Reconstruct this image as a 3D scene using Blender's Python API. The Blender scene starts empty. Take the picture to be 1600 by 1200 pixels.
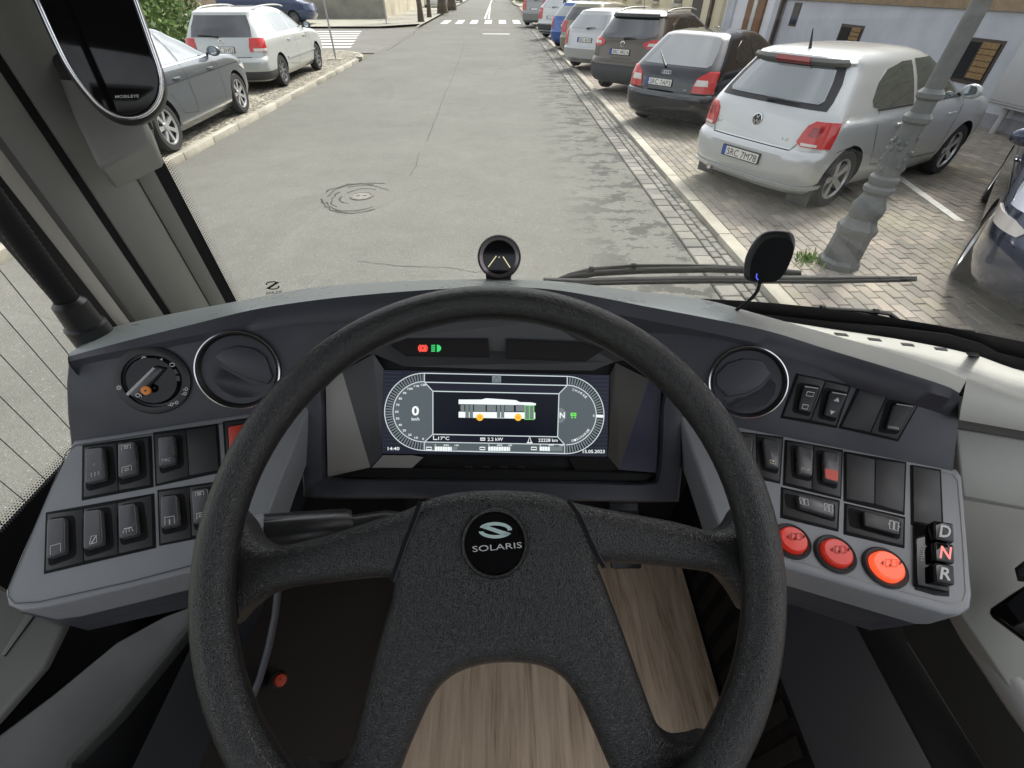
import bpy, bmesh, math, random
from mathutils import Vector, Matrix
random.seed(7)
SC = bpy.context.scene
COL = SC.collection
R = math.radians
# ------------------------------------------------------------------ camera, sky, sun, exposure
CAM = Vector((0, 0, 2.1)); PITCH = R(41.4); YAW = R(1.33); FPX = 710.0
VX = Vector((math.cos(YAW), -math.sin(YAW), 0)); VY = Vector((math.sin(YAW), math.cos(YAW), 0)); VZ = Vector((0, 0, 1))
FWD = VY * math.cos(PITCH) - VZ * math.sin(PITCH); UPV = VY * math.sin(PITCH) + VZ * math.cos(PITCH)
cd = bpy.data.cameras.new('camera'); co = bpy.data.objects.new('camera', cd); COL.objects.link(co)
cd.sensor_width = 36; cd.lens = FPX * 36 / 1600; cd.clip_start = 0.02; cd.clip_end = 2000
mw = Matrix((VX, UPV, -FWD)).transposed().to_4x4(); mw.translation = CAM
co.matrix_world = mw; SC.camera = co
SUN_EL, SUN_AZ = 52, 40          # azimuth in degrees clockwise from the street direction (+Y)
w = bpy.data.worlds.new('World'); SC.world = w; w.use_nodes = True
nt = w.node_tree; bg = nt.nodes['Background']
sky = nt.nodes.new('ShaderNodeTexSky'); sky.sky_type = 'NISHITA'; sky.sun_disc = False
sky.sun_elevation = R(SUN_EL); sky.sun_rotation = R(SUN_AZ); sky.dust_density = 4; sky.air_density = 1.0; sky.ozone_density = 1
hs = nt.nodes.new('ShaderNodeHueSaturation'); hs.inputs['Saturation'].default_value = 0.22
nt.links.new(sky.outputs[0], hs.inputs['Color'])
tcw = nt.nodes.new('ShaderNodeTexCoord'); nzw = nt.nodes.new('ShaderNodeTexNoise'); nzw.inputs['Scale'].default_value = 2.6; nzw.inputs['Detail'].default_value = 7
nt.links.new(tcw.outputs['Generated'], nzw.inputs['Vector'])
crw = nt.nodes.new('ShaderNodeMapRange'); crw.inputs[1].default_value = .35; crw.inputs[2].default_value = .7; crw.inputs[3].default_value = .72; crw.inputs[4].default_value = 1.35
nt.links.new(nzw.outputs[0], crw.inputs[0])
mxw = nt.nodes.new('ShaderNodeVectorMath'); mxw.operation = 'SCALE'
nt.links.new(hs.outputs[0], mxw.inputs[0]); nt.links.new(crw.outputs[0], mxw.inputs['Scale'])
nt.links.new(mxw.outputs[0], bg.inputs['Color']); bg.inputs['Strength'].default_value = 0.15
sl = bpy.data.lights.new('sun', 'SUN'); sl.energy = 1.5; sl.angle = R(12); sl.color = (1, .95, .87)
so = bpy.data.objects.new('sun', sl); COL.objects.link(so)
sd = Vector((math.sin(R(SUN_AZ)) * math.cos(R(SUN_EL)), math.cos(R(SUN_AZ)) * math.cos(R(SUN_EL)), math.sin(R(SUN_EL))))
so.rotation_euler = sd.to_track_quat('Z', 'Y').to_euler(); so.location = (3, 3, 30)
SC.view_settings.view_transform = 'Standard'; SC.view_settings.look = 'None'; SC.view_settings.gamma = 1
SC.view_settings.exposure = 1.3; SC.view_settings.use_curve_mapping = False
SC.render.engine = 'CYCLES'
SC.cycles.max_bounces = 8; SC.cycles.transparent_max_bounces = 12; SC.cycles.caustics_reflective = False; SC.cycles.caustics_refractive = False

# ------------------------------------------------------------------ measuring helpers
def ray(px, py):
    return FWD + VX * ((px - 800) / FPX) + UPV * ((600 - py) / FPX)
def P(px, py, d): return CAM + ray(px, py) * d
def W(x, y, z): return CAM + VX * x + VY * y + VZ * z          # cab frame, metres from the driver's eye
def G(px, py, z=0.0):
    r = ray(px, py); return CAM + r * ((z - CAM.z) / r.z)
def PZ(px, py, z):                                            # on the horizontal plane z metres from the eye
    r = ray(px, py); return CAM + r * (z / r.z)
class Pl:                                                     # a flat panel in the cab
    def __init__(s, a, b, c):
        s.o = P(*a); u = P(*b) - s.o; v = P(*c) - s.o
        s.n = u.cross(v).normalized()
        if s.n.dot(CAM - s.o) < 0: s.n = -s.n
    def at(s, px, py, off=0.0):
        r = ray(px, py); t = s.n.dot(s.o - CAM) / s.n.dot(r); return CAM + r * t + s.n * off
    def shift(s, k):
        q = Pl.__new__(Pl); q.o = s.o + s.n * k; q.n = s.n; return q

# ------------------------------------------------------------------ materials
MATS = {}
def mat(name, col, rough=.5, metal=0, bump=None, var=None, spec=.5, coat=0, emit=None, estr=1.0, alpha=None, ior=None):
    """bump=(scale,strength[,kind]); var=(scale, amount) mottles the base colour"""
    if name in MATS: return MATS[name]
    m = bpy.data.materials.new(name); m.use_nodes = True; n = m.node_tree; b = n.nodes['Principled BSDF']
    b.inputs['Base Color'].default_value = (*col, 1); b.inputs['Roughness'].default_value = rough; b.inputs['Metallic'].default_value = metal
    b.inputs['Specular IOR Level'].default_value = spec; b.inputs['Coat Weight'].default_value = coat; b.inputs['Coat Roughness'].default_value = .05
    if ior: b.inputs['IOR'].default_value = ior
    if emit: b.inputs['Emission Color'].default_value = (*emit, 1); b.inputs['Emission Strength'].default_value = estr
    tc = n.nodes.new('ShaderNodeTexCoord')
    if var:
        nz = n.nodes.new('ShaderNodeTexNoise'); nz.inputs['Scale'].default_value = var[0]; nz.inputs['Detail'].default_value = 8; nz.inputs['Roughness'].default_value = .65
        n.links.new(tc.outputs['Object'], nz.inputs['Vector'])
        mr = n.nodes.new('ShaderNodeMapRange'); mr.inputs[1].default_value = .3; mr.inputs[2].default_value = .7; mr.inputs[3].default_value = 1 - var[1]; mr.inputs[4].default_value = 1 + var[1]
        n.links.new(nz.outputs[0], mr.inputs[0])
        mu = n.nodes.new('ShaderNodeVectorMath'); mu.operation = 'SCALE'; mu.inputs[0].default_value = col
        n.links.new(mr.outputs[0], mu.inputs['Scale']); n.links.new(mu.outputs[0], b.inputs['Base Color'])
    if bump and bump[0] >= 300 and len(bump) < 3:      # uneven sheen: handled, slightly dusty plastic
        nr = n.nodes.new('ShaderNodeTexNoise'); nr.inputs['Scale'].default_value = 14; nr.inputs['Detail'].default_value = 6; nr.inputs['Roughness'].default_value = .7; n.links.new(tc.outputs['Object'], nr.inputs['Vector'])
        rr = n.nodes.new('ShaderNodeMapRange'); rr.inputs[1].default_value = .3; rr.inputs[2].default_value = .7; rr.inputs[3].default_value = max(.05, rough - .10); rr.inputs[4].default_value = rough + .14
        n.links.new(nr.outputs[0], rr.inputs[0]); n.links.new(rr.outputs[0], b.inputs['Roughness'])
    if bump:
        kind = bump[2] if len(bump) > 2 else 'noise'
        if kind == 'noise':
            t = n.nodes.new('ShaderNodeTexNoise'); t.inputs['Detail'].default_value = 4; out = t.outputs[0]
        else:
            t = n.nodes.new('ShaderNodeTexVoronoi'); t.feature = 'DISTANCE_TO_EDGE' if kind == 'edge' else 'F1'; out = t.outputs[0]
        t.inputs['Scale'].default_value = bump[0]; n.links.new(tc.outputs['Object'], t.inputs['Vector'])
        bp = n.nodes.new('ShaderNodeBump'); bp.inputs['Strength'].default_value = bump[1]; bp.inputs['Distance'].default_value = .4 / bump[0]
        if kind == 'edge':
            # leather grain: cells bent by noise
            nz2 = n.nodes.new('ShaderNodeTexNoise'); nz2.inputs['Scale'].default_value = bump[0] * .35; nz2.inputs['Detail'].default_value = 3
            n.links.new(tc.outputs['Object'], nz2.inputs['Vector'])
            mx = n.nodes.new('ShaderNodeVectorMath'); mx.operation = 'MULTIPLY_ADD'; mx.inputs[1].default_value = (3.2 / bump[0],) * 3
            n.links.new(nz2.outputs['Color'], mx.inputs[0]); n.links.new(tc.outputs['Object'], mx.inputs[2]); n.links.new(mx.outputs[0], t.inputs['Vector'])
            mr2 = n.nodes.new('ShaderNodeMapRange'); mr2.inputs[2].default_value = .22; n.links.new(out, mr2.inputs[0]); out = mr2.outputs[0]
        n.links.new(out, bp.inputs['Height']); n.links.new(bp.outputs[0], b.inputs['Normal'])
    MATS[name] = m
    return m
def glow(name, col, s=1.0):
    return mat(name, tuple(c * .08 for c in col), .4, emit=col, estr=s * .45)
def glass_mat(name, tint=(1, 1, 1), gl=.06):
    if name in MATS: return MATS[name]
    m = bpy.data.materials.new(name); m.use_nodes = True; n = m.node_tree; n.nodes.clear()
    o = n.nodes.new('ShaderNodeOutputMaterial'); t = n.nodes.new('ShaderNodeBsdfTransparent'); g = n.nodes.new('ShaderNodeBsdfGlossy'); x = n.nodes.new('ShaderNodeMixShader')
    t.inputs[0].default_value = (*tint, 1); g.inputs['Roughness'].default_value = 0.01; x.inputs[0].default_value = gl
    n.links.new(t.outputs[0], x.inputs[1]); n.links.new(g.outputs[0], x.inputs[2]); n.links.new(x.outputs[0], o.inputs[0])
    MATS[name] = m; return m

# ------------------------------------------------------------------ mesh helpers
ORG = {}
def link(o, parent):
    COL.objects.link(o)
    if parent is not None:
        o.parent = parent; ORG[o] = ORG.get(parent, Vector())
    return o
def mk(name, verts, faces, m, parent=None, smooth=False, angle=None):
    org = ORG.get(parent, Vector()) if parent else Vector()
    me = bpy.data.meshes.new(name); me.from_pydata([Vector(v) - org for v in verts], [], faces); me.update()
    for mm in (m if isinstance(m, (list, tuple)) else [m]): me.materials.append(mm)
    if smooth:
        me.polygons.foreach_set('use_smooth', [True] * len(me.polygons))
        if angle: me.set_sharp_from_angle(angle=R(angle))
    o = bpy.data.objects.new(name, me); return link(o, parent)
def bmk(name, bm, m, parent=None, smooth=False, angle=None, fix=True):
    if fix: bmesh.ops.recalc_face_normals(bm, faces=bm.faces)
    org = ORG.get(parent, Vector()) if parent else Vector()
    if org.length: bmesh.ops.translate(bm, verts=bm.verts, vec=-org)
    me = bpy.data.meshes.new(name); bm.to_mesh(me); bm.free()
    for mm in (m if isinstance(m, (list, tuple)) else [m]): me.materials.append(mm)
    if smooth:
        me.polygons.foreach_set('use_smooth', [True] * len(me.polygons))
        if angle: me.set_sharp_from_angle(angle=R(angle))
    o = bpy.data.objects.new(name, me); return link(o, parent)
def tag(o, label, cat, group=None):
    o['label'] = label; o['category'] = cat
    if group: o['group'] = group
    return o
def thing(name, label, cat, loc=(0, 0, 0), rotz=0, group=None, world=False):
    o = bpy.data.objects.new(name, None); COL.objects.link(o); o.location = loc; o.rotation_euler = (0, 0, rotz); o.empty_display_size = .1
    if world: ORG[o] = Vector(loc)
    return tag(o, label, cat, group)
def struct(o): o['kind'] = 'structure'; return o
def stuff(o): o['kind'] = 'stuff'; return o
def box(bm, c, s, rot=None):
    vs = bmesh.ops.create_cube(bm, size=1)['verts']
    M = Matrix.Diagonal((*s, 1)); 
    if rot is not None: M = rot.to_4x4() @ M
    M = Matrix.Translation(Vector(c)) @ M
    bmesh.ops.transform(bm, matrix=M, verts=vs); return vs
def bev(bm, w, seg=2, ang=30):
    es = [e for e in bm.edges if len(e.link_faces) == 2 and e.calc_face_angle(0) > R(ang)]
    bmesh.ops.bevel(bm, geom=es, offset=w, segments=seg, affect='EDGES', profile=.5, clamp_overlap=True)
def boxo(name, c, s, m, parent=None, bevel=0, rot=None):
    bm = bmesh.new(); box(bm, c, s, rot)
    if bevel: bev(bm, bevel)
    return bmk(name, bm, m, parent, smooth=bool(bevel), angle=40)
def slab(name, pts, n, depth, m, parent=None, bevel=0, seg=3, angle=50):
    """outline pts (3D, coplanar) with front normal n, extruded back by depth; front edge rounded"""
    bm = bmesh.new(); vs = [bm.verts.new(p) for p in pts]; f = bm.faces.new(vs); f.normal_update()
    if f.normal.dot(n) < 0: f.normal_flip()
    r = bmesh.ops.extrude_face_region(bm, geom=[f]); nv = [g for g in r['geom'] if isinstance(g, bmesh.types.BMVert)]
    bmesh.ops.translate(bm, verts=vs, vec=Vector((0, 0, 0)))
    nf = [g for g in r['geom'] if isinstance(g, bmesh.types.BMFace)][0]
    bmesh.ops.translate(bm, verts=nv, vec=Vector(n) * depth)       # front moved out, then all moved back
    bmesh.ops.translate(bm, verts=bm.verts, vec=-Vector(n) * depth)
    if f.is_valid is False: pass
    bmesh.ops.recalc_face_normals(bm, faces=bm.faces)
    if bevel:
        es = list(nf.edges)
        bmesh.ops.bevel(bm, geom=es, offset=bevel, segments=seg, affect='EDGES', profile=.5, clamp_overlap=True)
    return bmk(name, bm, m, parent, smooth=True, angle=angle)
def sheet(name, pts, m, parent=None):
    return mk(name, pts, [list(range(len(pts)))], m, parent)
def tube(name, pts, r, m, parent=None, seg=10, caps=True, radii=None):
    pts = [Vector(p) for p in pts]; vs = []; fs = []
    up = Vector((.3, .2, 1)).normalized()
    for i, p in enumerate(pts):
        t = (pts[min(i + 1, len(pts) - 1)] - pts[max(i - 1, 0)]).normalized()
        a = t.cross(up)
        if a.length < .05: a = t.cross(Vector((1, 0, 0)))
        a.normalize(); b = t.cross(a).normalized(); rr = radii[i] if radii else r
        for k in range(seg):
            th = 2 * math.pi * k / seg; vs.append(p + a * math.cos(th) * rr + b * math.sin(th) * rr)
    for i in range(len(pts) - 1):
        for k in range(seg):
            fs.append((i * seg + k, i * seg + (k + 1) % seg, (i + 1) * seg + (k + 1) % seg, (i + 1) * seg + k))
    if caps: fs.append(tuple(range(seg))[::-1]); fs.append(tuple((len(pts) - 1) * seg + k for k in range(seg)))
    return mk(name, vs, fs, m, parent, smooth=True, angle=60)
def lathe(name, prof, axis_o, axis_n, m, parent=None, seg=40, xdir=None, angle=35, caps=False):
    """prof [(radius, height along n)], open or closed ends"""
    n = Vector(axis_n).normalized(); a = xdir.normalized() if xdir is not None else n.orthogonal().normalized(); b = n.cross(a); o = Vector(axis_o)
    vs = []; fs = []
    for (r, h) in prof:
        for k in range(seg):
            th = 2 * math.pi * k / seg; vs.append(o + n * h + (a * math.cos(th) + b * math.sin(th)) * r)
    for i in range(len(prof) - 1):
        for k in range(seg):
            fs.append((i * seg + k, i * seg + (k + 1) % seg, (i + 1) * seg + (k + 1) % seg, (i + 1) * seg + k))
    if caps and prof[0][0] > 1e-6: fs.append(tuple(range(seg))[::-1])
    if caps and prof[-1][0] > 1e-6: fs.append(tuple((len(prof) - 1) * seg + k for k in range(seg)))
    o2 = mk(name, vs, fs, m, parent, smooth=True, angle=angle); return o2
def spline(pts, n=6, closed=False):
    pts = [Vector(p) for p in pts]; N = len(pts); out = []
    for i in range(N if closed else N - 1):
        p0 = pts[(i - 1) % N] if closed or i > 0 else pts[0] * 2 - pts[1]
        p1 = pts[i]; p2 = pts[(i + 1) % N]
        p3 = pts[(i + 2) % N] if closed or i + 2 < N else pts[-1] * 2 - pts[-2]
        for k in range(n):
            t = k / n
            out.append(.5 * ((2 * p1) + (p2 - p0) * t + (2 * p0 - 5 * p1 + 4 * p2 - p3) * t * t + (3 * p1 - p0 - 3 * p2 + p3) * t ** 3))
    if not closed: out.append(pts[-1])
    return out
def grid(name, rows, m, parent=None, smooth=True, angle=None):
    nu = len(rows[0]); vs = [p for r in rows for p in r]; fs = []
    for i in range(len(rows) - 1):
        for k in range(nu - 1): fs.append((i * nu + k, i * nu + k + 1, (i + 1) * nu + k + 1, (i + 1) * nu + k))
    return mk(name, vs, fs, m, parent, smooth, angle)
TXT = {}
def text2d(s, bold=0.0):
    """glyph outlines as flat mesh: (verts2d, faces, width), cap height normalised to 1"""
    k = (s, bold)
    if k in TXT: return TXT[k]
    cu = bpy.data.curves.new('t', 'FONT'); cu.body = s; cu.size = 1; cu.resolution_u = 3; cu.offset = bold
    ob = bpy.data.objects.new('t', cu); COL.objects.link(ob)
    dg = bpy.context.evaluated_depsgraph_get(); me = bpy.data.meshes.new_from_object(ob.evaluated_get(dg))
    v = [(p.co.x / .73, p.co.y / .73) for p in me.vertices]; f = [tuple(q.vertices) for q in me.polygons]
    bpy.data.objects.remove(ob); bpy.data.curves.remove(cu); bpy.data.meshes.remove(me)
    x0 = min(p[0] for p in v); x1 = max(p[0] for p in v); v = [(p[0] - x0, p[1]) for p in v]
    TXT[k] = (v, f, x1 - x0); return TXT[k]
def text_on(name, s, o, xd, yd, h, m, parent=None, width=None, bold=0.0, centre=True):
    """text on a plane: o centre of baseline (or left), xd/yd unit directions, h cap height, width squeezes to a total width"""
    v, f, wd = text2d(s, bold); sx = h if width is None else width / wd
    x0 = -wd * sx / 2 if centre else 0
    return mk(name, [Vector(o) + Vector(xd) * (x0 + p[0] * sx) + Vector(yd) * (p[1] * h) for p in v], f, m, parent)
def sgroup(name):
    o = bpy.data.objects.new(name, None); COL.objects.link(o); o['kind'] = 'structure'; return o
# ================================================================== THE STREET
def road_mat(name, col, patchy=True):
    m = bpy.data.materials.new(name); m.use_nodes = True; n = m.node_tree; b = n.nodes['Principled BSDF']; L = n.links.new
    tc = n.nodes.new('ShaderNodeTexCoord')
    def noise(sc, det=6, ro=.6):
        z = n.nodes.new('ShaderNodeTexNoise'); z.inputs['Scale'].default_value = sc; z.inputs['Detail'].default_value = det; z.inputs['Roughness'].default_value = ro
        L(tc.outputs['Object'], z.inputs['Vector']); return z
    def rng(src, a, bb, c, d):
        r = n.nodes.new('ShaderNodeMapRange'); r.inputs[1].default_value = a; r.inputs[2].default_value = bb; r.inputs[3].default_value = c; r.inputs[4].default_value = d
        L(src, r.inputs[0]); return r.outputs[0]
    def mul(a, bb):
        q = n.nodes.new('ShaderNodeMath'); q.operation = 'MULTIPLY'; L(a, q.inputs[0]); L(bb, q.inputs[1]); return q.outputs[0]
    big = mul(rng(noise(.45).outputs[0], .3, .7, .88, 1.1), rng(noise(2.3, 9, .75).outputs[0], .3, .7, .90, 1.09))
    grit = n.nodes.new('ShaderNodeTexVoronoi'); grit.inputs['Scale'].default_value = 130; L(tc.outputs['Object'], grit.inputs['Vector'])
    sp = n.nodes.new('ShaderNodeSeparateColor'); L(grit.outputs['Color'], sp.inputs[0])
    g = rng(sp.outputs[0], 0, 1, .84, 1.15)
    light = rng(sp.outputs[1], .988, .993, 1, 1.8)
    dark = rng(noise(9, 4, .7).outputs[0], .66, .72, 1, .62)
    f = mul(mul(mul(big, g), light), dark)
    if patchy:
        # worn, darker strip along the right-hand gutter
        sx = n.nodes.new('ShaderNodeSeparateXYZ'); L(tc.outputs['Object'], sx.inputs[0])
        d1 = rng(sx.outputs[0], .65, 1.5, 0, 1)
        wn = n.nodes.new('ShaderNodeTexNoise'); wn.inputs['Scale'].default_value = 3.0; wn.inputs['Detail'].default_value = 9; wn.inputs['Roughness'].default_value = .72
        mp = n.nodes.new('ShaderNodeMapping'); mp.inputs['Scale'].default_value = (.75, 1.15, 1); L(tc.outputs['Object'], mp.inputs[0]); L(mp.outputs[0], wn.inputs['Vector'])
        d2 = rng(wn.outputs[0], .515, .54, 0, 1)
        d3 = rng(mul(d1, d2), 0, 1, 1, .48)
        f = mul(f, d3)
    vm = n.nodes.new('ShaderNodeVectorMath'); vm.operation = 'SCALE'; vm.inputs[0].default_value = col; L(f, vm.inputs['Scale']); L(vm.outputs[0], b.inputs['Base Color'])
    b.inputs['Roughness'].default_value = .85; b.inputs['Specular IOR Level'].default_value = .3
    bp = n.nodes.new('ShaderNodeBump'); bp.inputs['Strength'].default_value = .5; bp.inputs['Distance'].default_value = .006; L(grit.outputs['Distance'], bp.inputs['Height']); L(bp.outputs[0], b.inputs['Normal'])
    return m
def stone_mat(name, c1, c2, scale=None, rough=.85, moss=.15):
    """colour differs stone by stone: between c1 and c2"""
    m = bpy.data.materials.new(name); m.use_nodes = True; n = m.node_tree; b = n.nodes['Principled BSDF']; L = n.links.new
    oi = n.nodes.new('ShaderNodeObjectInfo'); ge = n.nodes.new('ShaderNodeNewGeometry'); ad = n.nodes.new('ShaderNodeMath'); ad.operation = 'ADD'
    L(oi.outputs['Random'], ad.inputs[0]); L(ge.outputs['Random Per Island'], ad.inputs[1]); fr = n.nodes.new('ShaderNodeMath'); fr.operation = 'FRACT'; L(ad.outputs[0], fr.inputs[0])
    rp = n.nodes.new('ShaderNodeValToRGB'); rp.color_ramp.elements[0].color = (*c1, 1); rp.color_ramp.elements[1].color = (*c2, 1)
    mid = rp.color_ramp.elements.new(.8); mid.color = (*[.5 * (a + bb) for a, bb in zip(c1, c2)], 1); rp.color_ramp.elements[0].position = .02
    L(fr.outputs[0], rp.inputs[0])
    tc = n.nodes.new('ShaderNodeTexCoord'); wp = n.nodes.new('ShaderNodeNewGeometry')
    z = n.nodes.new('ShaderNodeTexNoise'); z.inputs['Scale'].default_value = 1.1; z.inputs['Detail'].default_value = 9; z.inputs['Roughness'].default_value = .7; L(wp.outputs['Position'], z.inputs['Vector'])
    mr = n.nodes.new('ShaderNodeMapRange'); mr.inputs[1].default_value = .35; mr.inputs[2].default_value = .65; mr.inputs[3].default_value = .72; mr.inputs[4].default_value = 1.18; L(z.outputs[0], mr.inputs[0])
    z2 = n.nodes.new('ShaderNodeTexNoise'); z2.inputs['Scale'].default_value = 120; z2.inputs['Detail'].default_value = 3; L(wp.outputs['Position'], z2.inputs['Vector'])
    mr2 = n.nodes.new('ShaderNodeMapRange'); mr2.inputs[1].default_value = .3; mr2.inputs[2].default_value = .7; mr2.inputs[3].default_value = .8; mr2.inputs[4].default_value = 1.15; L(z2.outputs[0], mr2.inputs[0])
    mm = n.nodes.new('ShaderNodeMath'); mm.operation = 'MULTIPLY'; L(mr.outputs[0], mm.inputs[0]); L(mr2.outputs[0], mm.inputs[1])
    ms = n.nodes.new('ShaderNodeTexNoise'); ms.inputs['Scale'].default_value = .8; ms.inputs['Detail'].default_value = 8; ms.inputs['Roughness'].default_value = .75; L(wp.outputs['Position'], ms.inputs['Vector'])
    mr3 = n.nodes.new('ShaderNodeMapRange'); mr3.inputs[1].default_value = .48; mr3.inputs[2].default_value = .68; mr3.inputs[3].default_value = 0; mr3.inputs[4].default_value = moss; L(ms.outputs[0], mr3.inputs[0])
    mx = n.nodes.new('ShaderNodeMix'); mx.data_type = 'RGBA'; mx.inputs['B'].default_value = (.27, .27, .13, 1); L(mr3.outputs[0], mx.inputs['Factor']); L(rp.outputs[0], mx.inputs['A'])
    vm = n.nodes.new('ShaderNodeVectorMath'); vm.operation = 'SCALE'; L(mx.outputs['Result'], vm.inputs[0]); L(mm.outputs[0], vm.inputs['Scale']); L(vm.outputs[0], b.inputs['Base Color'])
    b.inputs['Roughness'].default_value = rough
    bp = n.nodes.new('ShaderNodeBump'); bp.inputs['Strength'].default_value = .4; bp.inputs['Distance'].default_value = .004; L(z2.outputs[0], bp.inputs['Height']); L(bp.outputs[0], b.inputs['Normal'])
    return m
def plane_o(name, x0, x1, y0, y1, z, m, parent=None):
    return mk(name, [(x0, y0, z), (x1, y0, z), (x1, y1, z), (x0, y1, z)], [(0, 1, 2, 3)], m, parent)
M_road = road_mat('asphalt', (.138, .136, .120))
M_road2 = road_mat('asphalt_side', (.15, .145, .13), False)
M_soil = mat('earth_ground', (.12, .11, .08), .95, var=(.3, .3))
M_paint = mat('road_paint', (.62, .61, .56), .7, var=(14, .22))
M_mortar = mat('joint_sand', (.085, .078, .062), .95, var=(40, .3))
M_kerb = stone_mat('kerb_concrete', (.30, .28, .23), (.46, .43, .36))
M_brick = stone_mat('paver_concrete', (.185, .172, .15), (.315, .27, .225), moss=.38)
M_sett = stone_mat('granite_sett', (.125, .122, .112), (.255, .242, .208))
M_dirt = mat('dark_crack', (.035, .033, .03), .95)
struct(plane_o('ground', -600, 600, -300, 900, -.03, M_soil))
struct(plane_o('road', -4.98, 1.93, -12, 420, 0, M_road))
struct(plane_o('side_street', -70, -4.98, 22.6, 36.0, -.002, M_road2))
# far continuation of the street to the right of the bend, pavements
M_slab = mat('pavement_slab', (.30, .285, .235), .9, var=(1.2, .2), bump=(3.5, .15))
def cobble_mat(name, c1, c2, s):
    m = bpy.data.materials.new(name); m.use_nodes = True; n = m.node_tree; b = n.nodes['Principled BSDF']; L = n.links.new
    tc = n.nodes.new('ShaderNodeTexCoord'); v = n.nodes.new('ShaderNodeTexVoronoi'); v.feature = 'DISTANCE_TO_EDGE'; v.inputs['Scale'].default_value = s; v.inputs['Randomness'].default_value = .55; L(tc.outputs['Object'], v.inputs['Vector'])
    v2 = n.nodes.new('ShaderNodeTexVoronoi'); v2.inputs['Scale'].default_value = s; v2.inputs['Randomness'].default_value = .55; L(tc.outputs['Object'], v2.inputs['Vector'])
    sp = n.nodes.new('ShaderNodeSeparateColor'); L(v2.outputs['Color'], sp.inputs[0])
    rp = n.nodes.new('ShaderNodeMix'); rp.data_type = 'RGBA'; rp.inputs['A'].default_value = (*c1, 1); rp.inputs['B'].default_value = (*c2, 1); L(sp.outputs[0], rp.inputs['Factor'])
    mr = n.nodes.new('ShaderNodeMapRange'); mr.inputs[1].default_value = .03; mr.inputs[2].default_value = .12; mr.inputs[3].default_value = .35; L(v.outputs[0], mr.inputs[0])
    vm = n.nodes.new('ShaderNodeVectorMath'); vm.operation = 'SCALE'; L(rp.outputs['Result'], vm.inputs[0]); L(mr.outputs[0], vm.inputs['Scale']); L(vm.outputs[0], b.inputs['Base Color']); b.inputs['Roughness'].default_value = .9
    bp = n.nodes.new('ShaderNodeBump'); bp.inputs['Strength'].default_value = .8; bp.inputs['Distance'].default_value = .02; L(mr.outputs[0], bp.inputs['Height']); L(bp.outputs[0], b.inputs['Normal'])
    return m
M_cob = cobble_mat('small_cobbles', (.22, .20, .16), (.40, .37, .29), 9)
# left-hand cobbled parking strip with rounded far corner
def arc(cx, cy, r, a0, a1, n=10): return [(cx + r * math.cos(R(a0 + (a1 - a0) * i / n)), cy + r * math.sin(R(a0 + (a1 - a0) * i / n))) for i in range(n + 1)]
KL = -5.0
corner = arc(KL - .14 - 2.2, 20.4, 2.2, 0, 90)
pts = [(KL - .14, -8)] + corner + [(-30, 22.6), (-30, -8)]
cobbles = struct(mk('cobbled_strip', [(x, y, .09) for x, y in pts], [list(range(len(pts)))], M_cob))
# kerbs: every stone is a piece of its own
kerb_me = {}
def kerb_stone(parent, x, y, ang, L_, wd, z0, z1, n=0):
    key = (round(L_, 2), round(wd, 2), z1)
    if key not in kerb_me:
        bm = bmesh.new(); box(bm, (0, 0, (z1 - z0) / 2), (wd, L_ - .012, z1 - z0)); bev(bm, .012, 2)
        o = bmk('kerb_stone', bm, M_kerb, parent, True, 40); kerb_me[key] = o.data
    else:
        o = bpy.data.objects.new('kerb_stone', kerb_me[key]); link(o, parent)
    o.location = (x, y, z0); o.rotation_euler = (random.gauss(0, .002), random.gauss(0, .006), ang + random.gauss(0, .003)); return o
kl = struct(mk('left_kerb', [(KL - .13, -8, .03), (KL - .01, -8, .03), (KL - .01, 20.4, .03), (KL - .13, 20.4, .03)], [(0, 1, 2, 3)], M_mortar))
for i in range(22):
    if i * 1.0 - 1 < 20: kerb_stone(kl, KL - .07, -.6 + i * 1.0, 0, 1.0, .14, -.1, .1)
for i in range(9):
    a = i * 10 + 5; kerb_stone(kl, KL - .14 - 2.2 + 2.27 * math.cos(R(a)), 20.4 + 2.27 * math.sin(R(a)), R(a), .4, .14, -.1, .1)
kr = struct(plane_o('right_kerb', 2.34, 2.48, -2, 70, .02, M_mortar))
for i in range(64):
    kerb_stone(kr, 2.41, 1.2 + i * 1.0, 0, 1.0, .15, -.12, .075 + random.gauss(0, .003) if False else .075)
struct(plane_o('far_kerb_left', -5.12, -5.0, 36.0, 400, .1, M_kerb))
# gutter of setts
gut = struct(plane_o('gutter', 1.93, 2.335, -2, 70, -.008, M_mortar))
def block_mesh(name, sx, sy, h, b, m):
    bm = bmesh.new()
    x, y = sx / 2, sy / 2
    lo = [bm.verts.new(p) for p in ((-x, -y, 0), (x, -y, 0), (x, y, 0), (-x, y, 0))]; hi = [bm.verts.new(p) for p in ((-x + b, -y + b, h), (x - b, -y + b, h), (x - b, y - b, h), (-x + b, y - b, h))]
    mid = [bm.verts.new(p) for p in ((-x, -y, h - b), (x, -y, h - b), (x, y, h - b), (-x, y, h - b))]
    bm.faces.new(hi)
    for k in range(4):
        j = (k + 1) % 4; bm.faces.new((lo[k], lo[j], mid[j], mid[k])); bm.faces.new((mid[k], mid[j], hi[j], hi[k]))
    me = bpy.data.meshes.new(name); bm.to_mesh(me); bm.free(); me.materials.append(m); return me
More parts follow.
